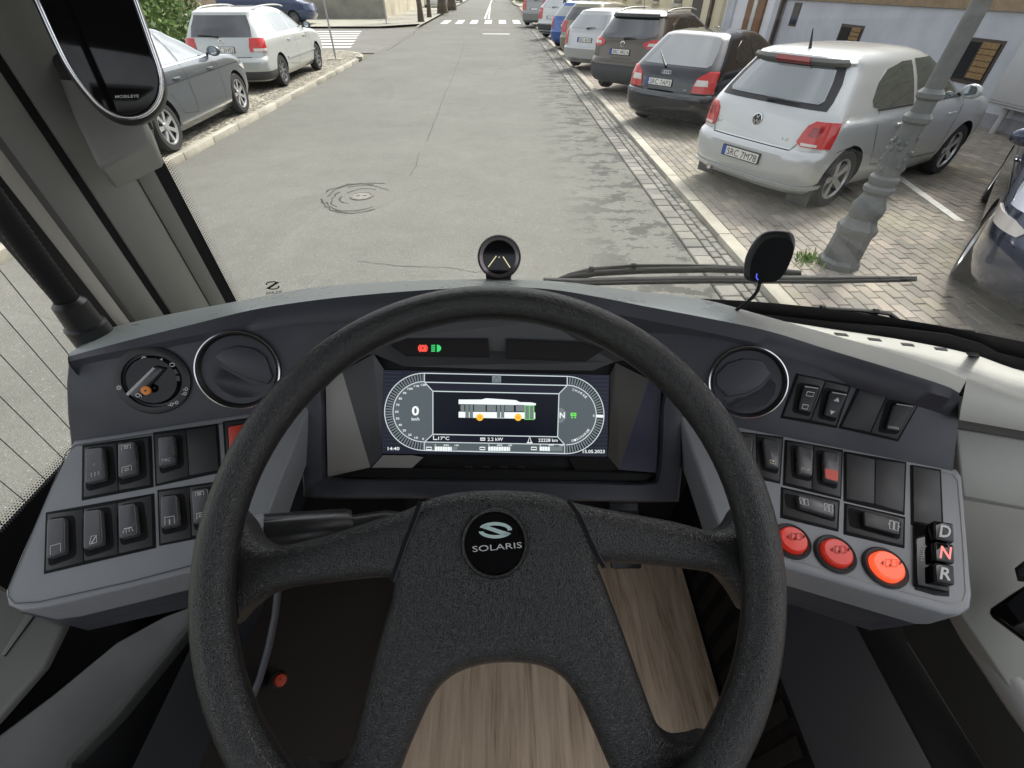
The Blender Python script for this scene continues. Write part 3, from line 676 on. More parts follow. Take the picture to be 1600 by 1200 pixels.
def wheel(parent, x, y, r, kind, side):
    """tyre with rim and spokes as sub-parts"""
    wd = .2; key = (round(r, 3), kind)
    if key not in wheel_cache:
        pt = [(r * .68, -wd * .42), (r * .72, -wd * .5), (r * .93, -wd * .5), (r * .99, -wd * .36), (r, 0), (r * .99, wd * .36), (r * .93, wd * .5), (r * .72, wd * .5), (r * .68, wd * .42)]
        t = lathe('tyre', pt + [pt[0]], (0, 0, 0), (0, 1, 0), M_tyre, None, 36, angle=50)
        rm = M_rim if kind != 'steel' else M_steel
        ri = lathe('rim', [(r * .69, wd * .40), (r * .66, wd * .44), (r * .62, wd * .30), (r * .60, -wd * .2), (0.001, -wd * .2)], (0, 0, 0), (0, 1, 0), M_rimdark if kind != 'steel' else M_steel, None, 36)
        bm = bmesh.new(); ns = {'five': 5, 'seven': 7, 'steel': 8}[kind]
        for k in range(ns):
            a = 2 * math.pi * k / ns; mwd = r * (.20 if ns == 5 else .15)
            c = Vector((math.cos(a), 0, math.sin(a))); tn = Vector((-math.sin(a), 0, math.cos(a)))
            q = [c * r * .12 - tn * mwd * .45, c * r * .64 - tn * mwd * .62, c * r * .64 + tn * mwd * .62, c * r * .12 + tn * mwd * .45]
            f = [bm.verts.new(p + Vector((0, wd * (.34 if i in (0, 3) else .40), 0))) for i, p in enumerate(q)]; b = [bm.verts.new(p + Vector((0, wd * .15, 0))) for p in q]
            bm.faces.new(f); bm.faces.new(b[::-1])
            for i in range(4): bm.faces.new((f[i], b[i], b[(i + 1) % 4], f[(i + 1) % 4]))
        bev(bm, .006, 1); 
        spk = bmk('spokes', bm, rm, None, True, 40)
        hub = lathe('hub_cap', [(r * .17, wd * .2), (r * .16, wd * .40), (0.001, wd * .43)], (0, 0, 0), (0, 1, 0), rm, None, 20)
        lip = lathe('rim_lip', [(r * .63, wd * .33), (r * .655, wd * .46), (r * .70, wd * .46), (r * .70, wd * .3)], (0, 0, 0), (0, 1, 0), rm, None, 36)
        wheel_cache[key] = [o.data for o in (t, ri, spk, hub, lip)]
        for o in (t, ri, spk, hub, lip): bpy.data.objects.remove(o)
    ds = wheel_cache[key]
    root = bpy.data.objects.new('wheel', ds[1]); link(root, parent); root.location = (x, y, r)
    if side < 0: root.rotation_euler = (0, 0, math.pi)
    for nm, d in zip(('tyre', 'spokes', 'hub_cap', 'rim_lip'), (ds[0], ds[2], ds[3], ds[4])):
        link(bpy.data.objects.new(nm, d), root)
    return root
def seam(fn, pts, parent, m=None, wd=.004, off=.003, name='panel_gap'):
    L_, R2 = [], []
    P3 = [fn(*p) for p in pts]
    for i, p in enumerate(P3):
        t = (P3[min(i + 1, len(P3) - 1)] - P3[max(i - 1, 0)]).normalized(); o = (p - Vector((1.9, 0, .6))); o.z *= .3
        if abs(p.y) > .5 and .4 < p.x < 3.6: o = Vector((0, p.y, .1))
        elif p.x < 1.2: o = Vector((-1, 0, .2))
        n = (o - t * o.dot(t)).normalized(); s = n.cross(t).normalized() * wd; L_.append(p + s + n * off); R2.append(p - s + n * off)
    return grid(name, [L_, R2], m or M_seam, parent, False)
def lin(a, b, n): return [tuple(x + (y - x) * i / n for x, y in zip(a, b)) for i in range(n + 1)]
def car(label, pos, heading, B, rw, axles, pm, z0, feats, group, cat='car', name='parked_car', wheels='five', scale=1.0):
    """pos = world point of the rear axle centre; heading in degrees from +X"""
    root = thing(name, label, cat, (pos[0], pos[1], z0), 0, group); root.rotation_euler = (0, 0, R(heading)); root.scale = (scale,) * 3
    ax = axles[0]; sub = bpy.data.objects.new('pivot', None)
    bpy.data.objects.remove(sub)
    class Pt: pass
    # all geometry is authored with x=0 at the rear bumper; shift so the rear axle is the origin
    made0 = set(COL.objects)
    body = B.mesh('body', pm, root, axles, rw)
    for x in axles:
        for sd in (1, -1): wheel(root, x, sd * (B.lv(.4)[2] - .10), rw, wheels, sd)
    feats(root, B, pm, body)
    for o in COL.objects:
        if o not in made0 and o.parent is root: o.location.x -= ax
    return root
def end_plate(root, B, z, txt, y=0, hgt=.115, wid=.52, front=False, tilt=None):
    c = B.rear(B.qy(y, z), z); c2 = B.rear(B.qy(y, z + .06), z + .06)
    up = (c2 - c); up.y = 0; up.normalize(); n = Vector((-1, 0, 0)); n = (n - up * n.dot(up)).normalized(); xd = Vector((0, -1, 0))
    o = c + n * .012
    def q(a, b, k): return o + xd * a + up * b + n * k
    bm = bmesh.new(); vs = [bm.verts.new(q(sx * wid / 2, sy * hgt / 2, k)) for k in (-.012, .006) for sx, sy in ((-1, -1), (1, -1), (1, 1), (-1, 1))]
    for f in ((4, 5, 6, 7), (0, 1, 5, 4), (1, 2, 6, 5), (2, 3, 7, 6), (3, 0, 4, 7)): bm.faces.new([vs[i] for i in f])
    pl = bmk('licence_plate', bm, M_trim, root)
    w2, h2 = wid / 2 - .012, hgt / 2 - .01
    mk('plate_face', [q(a * w2, b * h2, .008) for a, b in ((-1, -1), (1, -1), (1, 1), (-1, 1))], [(0, 1, 2, 3)], M_plate, pl)
    mk('country_band', [q(-w2 + a, b * h2, .010) for a, b in ((0, -1), (.045, -1), (.045, 1), (0, 1))], [(0, 1, 2, 3)], M_blue, pl)
    if txt: text_on('plate_number', txt, q(.025, -.036, .0105), xd, up, .072, M_ptext, pl, width=wid - .11)
    return pl
def rear_wiper(root, B, z, y0, y1, zz, m=None):
    a = B.rear(B.qy(y0, z), z) + Vector((-.02, 0, .0)); b = B.rear(B.qy(y1, zz), zz) + Vector((-.025, 0, .01))
    o = tube('rear_wiper', [a, a.lerp(b, .3) + Vector((-.015, 0, .01)), b], .012, M_trim, root, 8, radii=[.022, .014, .007]); return o
def mirror(root, x, y, z, sg, m):
    bm = bmesh.new(); bmesh.ops.create_uvsphere(bm, u_segments=14, v_segments=10, radius=1); bmesh.ops.transform(bm, matrix=Matrix.Translation((x, sg * (y + .10), z)) @ Matrix.Diagonal((.07, .11, .075, 1)), verts=bm.verts)
    for v in bm.verts:
        if v.co.x < x - .03: v.co.x = x - .03
    o = bmk('door_mirror', bm, m, root, True)
    lathe('mirror_glass', [(.001, 0), (.06, 0), (.062, -.004)], (x - .032, sg * (y + .10), z), (-1, 0, 0), mat('mirror_glass', (.5, .54, .56), .05, 1), o, 18)
    tube('mirror_arm', [(x + .02, sg * (y - .04), z - .04), (x, sg * (y + .03), z - .03)], .02, M_trim, root, 8); return o
def ring_badge(root, c, n, up, r, t=.006, m=None):
    return lathe('badge', [(r, 0), (r, .006), (r - t, .008), (r - t * 1.3, .002), (r - t * 1.3, 0)], c, n, m or M_chrome, root, 28)
def roof_rails(root, B, x0, x1, z0, m=M_trim, w=.03):
    for sg in (1, -1):
        pts = [];
        for i in range(9):
            t = i / 8; x = x0 + (x1 - x0) * t; zz = z0 + .05 * math.sin(math.pi * t) ** .5; y = B.lv(z0 - .03)[2] - .02; pts.append((x, sg * y, zz - .01))
        tube('roof_rail', pts, .016, m, root, 8)
def handles(root, B, xs, z, m):
    for x in xs:
        for sg in (1, -1):
            p = B.side(x, z, sg); bm = bmesh.new(); box(bm, p + Vector((0, sg * .012, 0)), (.17, .03, .028)); bev(bm, .01); bmk('door_handle', bm, m, root, True, 40)
def arches(root, B, axles, rw, m, wdt=.05):
    for ax in axles:
        for sg in (1, -1):
            r0, r1 = rw + .042, rw + .042 + wdt; a_, b_ = [], []
            for i in range(19):
                a = R(-5 + 190 * i / 18)
                for r, L_ in ((r0, a_), (r1, b_)):
                    p = B.side(ax + r * math.cos(a), max(B.prof[0][0], rw + r * math.sin(a)), sg); L_.append(p + Vector((0, sg * .010, 0)))
            grid('wheel_arch_trim', [a_, b_], m, root, True)

# ---- silver hatchback, nearest on the right
polo = Body([(.17, .14, 3.80, .74), (.22, .07, 3.88, .79), (.34, .015, 3.95, .825), (.46, .0, 3.97, .835), (.56, .0, 3.97, .84), (.60, .025, 3.96, .84), (.63, .07, 3.95, .84), (.78, .10, 3.90, .84), (.88, .12, 3.70, .83), (.93, .14, 3.35, .815), (.97, .165, 2.98, .80), (1.05, .22, 2.85, .765), (1.2, .335, 2.55, .70), (1.34, .44, 2.25, .63), (1.37, .40, 2.18, .61), (1.41, .43, 2.05, .57), (1.44, .52, 1.9, .50), (1.46, .75, 1.65, .36)], .34, .7, .015)
def polo_f(root, B, pm, body):
    q = lambda y, z: B.qy(y, z)
    rg = patch('rear_window', B.rear, [(.985, q(-.66, .985), q(.66, .985)), (1.06, q(-.655, 1.06), q(.655, 1.06)), (1.2, q(-.61, 1.2), q(.61, 1.2)), (1.335, q(-.535, 1.335), q(.535, 1.335))], M_trim, root, .004)
    patch('glass', B.rear, [(1.03, q(-.55, 1.03), q(.55, 1.03)), (1.06, q(-.58, 1.06), q(.58, 1.06)), (1.2, q(-.53, 1.2), q(.53, 1.2)), (1.3, q(-.48, 1.3), q(.48, 1.3)), (1.325, q(-.44, 1.325), q(.44, 1.325))], M_cglass, rg, .008)
    patch('spoiler', B.rear, [(1.338, q(-.55, 1.338), q(.55, 1.338)), (1.362, q(-.56, 1.362), q(.56, 1.362)), (1.385, q(-.53, 1.385), q(.53, 1.385))], mat('polo_spoiler_under', (.14, .14, .13), .6), root, .02)
    patch('brake_light', B.rear, [(1.352, q(-.2, 1.352), q(.2, 1.352)), (1.378, q(-.2, 1.378), q(.2, 1.378))], M_redd, root, .03)
    for sg in (1, -1):
        t = patch('tail_light', B.rear, [(.665, sg * q(.60, .665), sg * .85), (.70, sg * q(.545, .7), sg * .85), (.78, sg * q(.56, .78), sg * .85), (.86, sg * q(.585, .86), sg * .85), (.90, sg * q(.64, .9), sg * .85)], M_red, root, .012)
        patch('lamp_core', B.rear, [(.765, sg * q(.62, .765), sg * q(.72, .765)), (.85, sg * q(.64, .85), sg * q(.73, .85))], M_redd, t, .016)
        patch('lamp_core', B.rear, [(.675, sg * q(.60, .675), sg * q(.74, .675)), (.70, sg * q(.59, .7), sg * q(.74, .7))], M_clear, t, .016)
        sw = lambda x, z, s=sg: B.side(x, z, s)
        patch('side_window', sw, [(.975, .92, 1.58), (1.0, .82, 1.58), (1.06, .80, 1.57), (1.2, .88, 1.54), (1.30, 1.02, 1.52), (1.355, 1.3, 1.50)], M_cglass, root, .004)
        patch('side_window', sw, [(.975, 1.65, 2.76), (1.06, 1.645, 2.66), (1.2, 1.62, 2.40), (1.30, 1.60, 2.2), (1.365, 1.58, 1.95)], M_cglass, root, .004)
        patch('window_trim', sw, [(.955, .92, 2.80), (.972, .9, 2.80)], M_trim, root, .006)
        seam(sw, lin((1.62, .36), (1.62, .95), 8), root); seam(sw, lin((2.72, .34), (2.74, .94), 8), root); seam(sw, lin((1.62, .36), (2.72, .34), 10), root)
        seam(sw, [(1.62, .36), (1.2, .4), (1.08, .62), (.98, .8), (.93, .95)], root)
        seam(sw, lin((.40, .62), (.70, .66), 5), root)
    seam(B.rear, lin((q(-.52, .615), .615), (q(.52, .615), .615), 14), root, wd=.008); 
    for sg in (1, -1): seam(B.rear, lin((sg * q(.52, .615), .615), (sg * q(.57, .7), .7), 5), root)
    patch('windscreen', lambda a, z: B.rear(a, z, True), [(1.0, -.62, .62), (1.2, -.6, .6), (1.36, -.55, .55)], M_cglass, root, .004)
    handles(root, B, (1.42, 2.52), .80, pm)
    end_plate(root, B, .475, 'SRC 7M78', y=.0)
    # bumper lip, exhaust, mud flaps, wiper, aerial
    patch('bumper_lip', B.rear, [(.245, -1.1, 1.1), (.285, -1.12, 1.12)], pm, root, .02, 24)
    tube('exhaust', [(.02, .42, .235), (.25, .42, .25)], .032, M_chrome, root, 12)
    for sg in (1, -1): boxo('mud_flap', (axp - .37, sg * .68, .19), (.025, .27, .26), M_grytrim, root, .006)
    rear_wiper(root, B, 1.02, .0, -.38, 1.015); tube('aerial', [(.62, 0, 1.44), (.55, 0, 1.62)], .006, M_trim, root, 8, radii=[.018, .005])
    for sg in (1, -1): mirror(root, 2.62, .80, 1.02, sg, pm)
    c = B.rear(0, .825) + Vector((-.004, 0, 0)); n = Vector((-1, 0, .12)).normalized(); bd = ring_badge(root, c, n, None, .06, .008)
    lathe('disc', [(.052, .003), (.001, .004)], c, n, M_trim, bd, 24)
    up = Vector((0.12, 0, 1)).normalized(); xd = Vector((0, -1, 0))
    for nm, y0, hh in (('V', .006, .042), ('W', -.046, .046)): text_on('letter', nm, c + n * .007 + up * y0, xd, up, hh, M_chrome, bd, width=.06 if nm == 'V' else .085)
    text_on('script', 'POLO', B.rear(q(.52, .715), .715) + Vector((-.006, 0, 0)), xd, up, .03, M_chrome, root, width=.13)
    text_on('script', '1.2', B.rear(q(-.42, .69), .69) + Vector((-.006, 0, 0)), xd, up, .028, M_chrome, root, width=.07)
axp = .68
car('silver hatchback nearest on the right beside the lamp post', (3.52, 6.22), 28, polo, .305, (.68, 3.15), paint('silver_paint', (.52, .535, .53), .3), PZB, polo_f, 'cars parked in the right-hand bays', scale=1.03)

# ---- dark hatchback behind it
audi = Body([(.17, .16, 3.95, .74), (.24, .06, 4.05, .80), (.36, .01, 4.12, .835), (.52, .0, 4.15, .85), (.58, .02, 4.15, .855), (.61, .075, 4.14, .855), (.78, .10, 4.08, .855), (.90, .16, 3.8, .84), (.95, .21, 3.3, .82), (1.0, .27, 3.05, .80), (1.15, .45, 2.75, .73), (1.30, .63, 2.4, .65), (1.36, .70, 2.2, .61), (1.39, .80, 2.05, .55), (1.42, 1.1, 1.7, .38)], .34, .75, .015)
def audi_f(root, B, pm, body):
    q = lambda y, z: B.qy(y, z)
    patch('rear_window', B.rear, [(.965, q(-.60, .965), q(.60, .965)), (1.0, q(-.65, 1.0), q(.65, 1.0)), (1.15, q(-.61, 1.15), q(.61, 1.15)), (1.28, q(-.55, 1.28), q(.55, 1.28)), (1.34, q(-.5, 1.34), q(.5, 1.34))], mat('car_glass_mid', (.03, .042, .044), .03, spec=1.0, ior=1.95), root, .005)
    for sg in (1, -1):
        t = patch('tail_light', B.rear, [(.62, sg * q(.50, .62), sg * .80), (.72, sg * q(.51, .72), sg * .80), (.82, sg * q(.54, .82), sg * .80), (.88, sg * q(.62, .88), sg * .80), (.92, sg * q(.70, .92), sg * .80)], M_red, root, .012)
        patch('lamp_core', B.rear, [(.72, sg * q(.525, .72), sg * q(.74, .72)), (.80, sg * q(.55, .8), sg * q(.72, .8))], M_clear, t, .016)
        sw = lambda x, z, s=sg: B.side(x, z, s)
        patch('side_window', sw, [(1.0, .95, 1.5), (1.05, .88, 1.5), (1.2, 1.0, 1.47), (1.32, 1.25, 1.45)], M_cglass2, root, .004)
        patch('side_window', sw, [(1.0, 1.56, 2.8), (1.05, 1.56, 2.72), (1.2, 1.53, 2.4), (1.33, 1.51, 2.1)], M_cglass2, root, .004)
        seam(sw, lin((1.53, .36), (1.53, .98), 8), root)
        mirror(root, 2.75, .80, 1.03, sg, pm)
    patch('bumper_strip', B.rear, [(.555, -1.25, 1.25), (.585, -1.25, 1.25)], mat('bumper_edge', (.10, .105, .11), .5), root, .008, 24)
    end_plate(root, B, .72, 'SRC 7AP3', y=.14)
    rear_wiper(root, B, .94, .12, .42, 1.13)
    c = B.rear(q(.06, .865), .865) + Vector((-.003, 0, 0)); n = Vector((-1, 0, .5)).normalized(); up = Vector((.5, 0, 1)).normalized()
    for k in range(4): ring_badge(root, c + Vector((0, .063 - k * .042, 0)), n, None, .03, .005)
    text_on('script', 'A3', B.rear(q(.5, .64), .64) + Vector((-.006, 0, 0)), Vector((0, -1, 0)), up, .03, M_chrome, root)
    text_on('script', '1.8', B.rear(q(-.38, .64), .64) + Vector((-.006, 0, 0)), Vector((0, -1, 0)), up, .03, M_chrome, root)
    handles(root, B, (1.7,), .82, pm)
    patch('windscreen', lambda a, z: B.rear(a, z, True), [(1.03, -.6, .6), (1.34, -.55, .55)], M_cglass, root, .004)
car('dark navy hatchback parked behind the silver hatchback', (3.42, 9.9), 43, audi, .305, (.75, 3.26), paint('navy_paint', (.007, .008, .012), .1, .2), PZB, audi_f, 'cars parked in the right-hand bays')

# ---- brown suv
qash = Body([(.22, .14, 4.2, .78), (.30, .05, 4.3, .86), (.44, .0, 4.37, .89), (.62, .0, 4.38, .90), (.68, .03, 4.38, .90), (.72, .08, 4.36, .90), (.95, .12, 4.25, .895), (1.04, .15, 3.8, .875), (1.09, .19, 3.3, .855), (1.15, .23, 3.15, .83), (1.3, .36, 2.85, .765), (1.45, .48, 2.5, .69), (1.49, .44, 2.38, .67), (1.54, .55, 2.2, .61), (1.59, .95, 1.85, .42)], .42, .75, .015)
def qash_f(root, B, pm, body):
    q = lambda y, z: B.qy(y, z)
    patch('rear_window', B.rear, [(1.09, q(-.50, 1.09), q(.50, 1.09)), (1.14, q(-.68, 1.14), q(.68, 1.14)), (1.2, q(-.71, 1.2), q(.71, 1.2)), (1.36, q(-.62, 1.36), q(.62, 1.36)), (1.44, q(-.56, 1.44), q(.56, 1.44))], M_cglass2, root, .005)
    patch('spoiler', B.rear, [(1.445, q(-.58, 1.445), q(.58, 1.445)), (1.5, q(-.58, 1.5), q(.58, 1.5))], M_trim, root, .025)
    patch('bumper', B.rear, [(.26, -1.5, 1.5), (.45, -1.5, 1.5), (.60, -1.45, 1.45)], M_grytrim, root, .012, 26)
    for sg in (1, -1):
        t = patch('tail_light', B.rear, [(.92, sg * q(.62, .92), sg * .84), (.97, sg * q(.50, .97), sg * .92), (1.03, sg * q(.50, 1.03), sg * .96), (1.07, sg * q(.66, 1.07), sg * .97)], M_red, root, .014)
        patch('lamp_core', B.rear, [(.965, sg * q(.60, .965), sg * q(.78, .965)), (1.02, sg * q(.62, 1.02), sg * q(.79, 1.02))], M_clear, t, .02)
        sw = lambda x, z, s=sg: B.side(x, z, s)
        patch('side_window', sw, [(1.13, .95, 1.65), (1.18, .85, 1.65), (1.32, .98, 1.62), (1.44, 1.3, 1.60)], M_cglass2, root, .004)
        patch('side_window', sw, [(1.13, 1.72, 3.0), (1.18, 1.72, 2.95), (1.32, 1.69, 2.6), (1.45, 1.66, 2.3)], M_cglass2, root, .004)
        seam(sw, [(1.1, 1.0), (1.12, .85), (1.18, .8), (1.33, .9), (1.46, 1.22)] and [(1.0, 1.115), (.82, 1.15), (.80, 1.19), (.93, 1.33), (1.25, 1.455), (2.2, 1.475)], root, M_chrome, .012, .008, 'window_trim')
        mirror(root, 2.95, .85, 1.16, sg, pm)
    roof_rails(root, B, .85, 2.3, 1.56, mat('rail_silver', (.5, .5, .48), .4, .6))
    end_plate(root, B, .84, 'SRC 4RC4', y=.05)
    rear_wiper(root, B, 1.09, .02, -.28, 1.1)
    c = B.rear(q(.02, .985), .985) + Vector((-.003, 0, 0)); bd = ring_badge(root, c, Vector((-1, 0, .1)), None, .058, .012)
    boxo('bar', c + Vector((-.008, 0, 0)), (.006, .14, .022), M_chrome, bd)
    tube('aerial', [(.85, 0, 1.58), (.8, 0, 1.76)], .005, M_trim, root, 6)
    patch('windscreen', lambda a, z: B.rear(a, z, True), [(1.18, -.6, .6), (1.46, -.55, .55)], M_cglass, root, .004)
car('brown suv with roof rails parked beyond the navy hatchback', (3.35, 13.45), 47, qash, .345, (.85, 3.5), paint('brown_paint', (.075, .06, .045), .5), PZB, qash_f, 'cars parked in the right-hand bays')

# ---- plainer cars farther along
def hatch(L_=4.1, H=1.5, w=.84, slope=.35, hood=.92):
    k = H / 1.5
    return Body([(.18, .14, L_ - .15, w - .08), (.3, .03, L_ - .03, w - .01), (.55 * k, .0, L_, w), (.6 * k, .05, L_, w), (hood * k, .1, L_ - .25, w - .01), (hood * k + .06, .13, L_ - 1.0, w - .03), (hood * k + .12, .16, L_ - 1.15, w - .05), (H - .14, .16 + slope, L_ - 1.75, w - .2), (H - .05, .22 + slope, L_ - 2.0, w - .27), (H, .5 + slope, L_ - 2.3, w - .45)], .3, .7, .015)
def plain(txt='', lights='vertical', rails=False, bump=None, glass=M_cglass, wip=True):
    def f(root, B, pm, body):
        q = lambda y, z: B.qy(y, z); pr = B.prof; zb = pr[6][0]; zt = pr[7][0]; w = pr[2][3]; hz = pr[3][0]
        patch('rear_window', B.rear, [(zb, q(-w * .72, zb), q(w * .72, zb)), (zb + .05, q(-w * .78, zb + .05), q(w * .78, zb + .05)), (zt, q(-w * .66, zt), q(w * .66, zt))], glass, root, .006)
        for sg in (1, -1):
            if lights == 'vertical': rows = [(hz + .04, sg * q(w * .8, hz + .04), sg * .84), (zb - .1, sg * q(w * .78, zb - .1), sg * .84), (zb + .0, sg * q(w * .86, zb), sg * .84)]
            else: rows = [(hz + .1, sg * q(w * .62, hz + .1), sg * .84), (zb - .05, sg * q(w * .6, zb - .05), sg * .84), (zb - .02, sg * q(w * .7, zb - .02), sg * .84)]
            patch('tail_light', B.rear, rows, M_red, root, .012)
            sw = lambda x, z, s=sg: B.side(x, z, s); xm = pr[5][2] * .45
            patch('side_window', sw, [(zb + .01, .55, xm), (zb + .08, .5, xm), (zt, .75, xm)], glass, root, .004)
            patch('side_window', sw, [(zb + .01, xm + .07, pr[6][2] - .15), (zt, xm + .05, pr[7][2] - .05)], glass, root, .004)
            mirror(root, pr[6][2] - .2, w - .04, zb + .06, sg, pm)
        patch('windscreen', lambda a, z: B.rear(a, z, True), [(zb + .05, -.6, .6), (zt, -.55, .55)], glass, root, .004)
        end_plate(root, B, hz + .16, txt)
        if rails: roof_rails(root, B, .7, 2.3, pr[-2][0] + .05)
        if bump: patch('bumper', B.rear, [(.22, -1.5, 1.5), (.55, -1.4, 1.4)], bump, root, .012, 24)
        if wip: rear_wiper(root, B, zb + .0, 0, -.3, zb + .02)
    return f
GR = 'cars parked in the right-hand bays'
car('silver estate with upright red lamps beyond the brown suv', (3.05, 17.6), 47, hatch(4.2, 1.47, .83, .3), .30, (.75, 3.3), paint('silver_paint_b', (.45, .46, .46), .5), PZB, plain('SRC 4K70'), GR)
car('beige car mostly hidden behind the silver estate', (3.25, 20.7), 47, hatch(4.2, 1.55, .85, .25), .31, (.75, 3.3), paint('beige_paint', (.23, .21, .15), .4), PZB, plain('', 'wide', glass=M_cglass2), GR)
car('bright blue hatchback in the far right-hand bays', (3.1, 23.6), 47, hatch(3.9, 1.5, .82, .3), .30, (.7, 3.15), paint('blue_paint', (.02, .09, .33), .3), PZB, plain(''), GR)
car('white suv with a dark rear bumper beyond the blue hatchback', (3.0, 28.4), 49, hatch(4.3, 1.62, .88, .35, .98), .34, (.8, 3.45), paint('white_paint', (.62, .62, .60), .05), PZB, plain('', 'wide', True, M_grytrim), GR)
car('white hatchback half hidden behind the white suv', (3.55, 33.0), 50, hatch(4.0, 1.5, .84, .3), .3, (.7, 3.2), paint('white_paint_b', (.6, .6, .6), .05), PZB, plain(''), GR)
car('grey minivan last in the row on the right', (2.55, 37.0), 62, hatch(4.4, 1.7, .88, .25, 1.0), .32, (.8, 3.5), paint('grey_paint', (.27, .28, .28), .5), PZB, plain('', 'wide'), GR)
# ---- car at the right edge of the photo
sed = Body([(.17, .16, 4.4, .76), (.26, .05, 4.5, .83), (.40, .0, 4.57, .87), (.56, .0, 4.58, .88), (.62, .04, 4.57, .88), (.80, .06, 4.5, .88), (.92, .10, 4.2, .86), (.97, .25, 3.6, .84), (1.0, .62, 3.3, .82), (1.06, .8, 3.15, .795), (1.2, 1.12, 2.85, .73), (1.34, 1.5, 2.45, .65), (1.38, 1.65, 2.3, .61), (1.42, 1.95, 2.0, .45)], .45, .8, .015)
def sed_f(root, B, pm, body):
    q = lambda y, z: B.qy(y, z)
    for sg in (1, -1):
        patch('tail_light', B.rear, [(.66, sg * q(.55, .66), sg * .86), (.76, sg * q(.52, .76), sg * .86), (.87, sg * q(.56, .87), sg * .86)], M_red, root, .012)
        patch('headlight', lambda a, z: B.rear(a, z, True), [(.66, sg * .5, sg * .84), (.71, sg * .45, sg * .9), (.745, sg * .6, sg * .93)], M_clear, root, .012)
        sw = lambda x, z, s=sg: B.side(x, z, s)
        patch('side_window', sw, [(1.0, 1.0, 1.9), (1.05, 1.02, 1.9), (1.2, 1.33, 1.87), (1.34, 1.75, 1.85)], M_cglass, root, .004)
        patch('side_window', sw, [(1.0, 1.97, 3.05), (1.05, 1.97, 3.0), (1.2, 1.94, 2.72), (1.34, 1.92, 2.4)], M_cglass, root, .004)
        patch('window_trim', sw, [(.975, .98, 3.1), (.993, .97, 3.1)], M_chrome, root, .006)
        patch('sill_trim', sw, [(.27, 1.35, 3.25), (.30, 1.35, 3.25)], M_chrome, root, .008)
        seam(sw, lin((1.93, .34), (1.93, .97), 8), root); seam(sw, lin((3.03, .34), (3.05, .95), 8), root); seam(sw, [(1.93, .34), (1.5, .4), (1.32, .66), (1.15, .96)], root)
        seam(sw, lin((.7, .78), (3.9, .80), 14), root, wd=.006)
        mirror(root, 3.0, .84, 1.04, sg, pm)
    handles(root, B, (1.62, 2.75), .83, pm)
    patch('windscreen', lambda a, z: B.rear(a, z, True), [(1.05, -.6, .6), (1.35, -.55, .55)], M_cglass, root, .004)
    patch('rear_window', B.rear, [(1.04, q(-.6, 1.04), q(.6, 1.04)), (1.34, q(-.5, 1.34), q(.5, 1.34))], M_cglass, root, .004)
    end_plate(root, B, .72, '')
g1 = G(1525, 440, PZB)
car('dark blue sedan cut off by the right edge of the photo', (6.62, 5.05), 226, sed, .32, (.95, 3.6), paint('dark_blue_paint', (.03, .04, .075), .4, .2), PZB, sed_f, GR, wheels='seven')
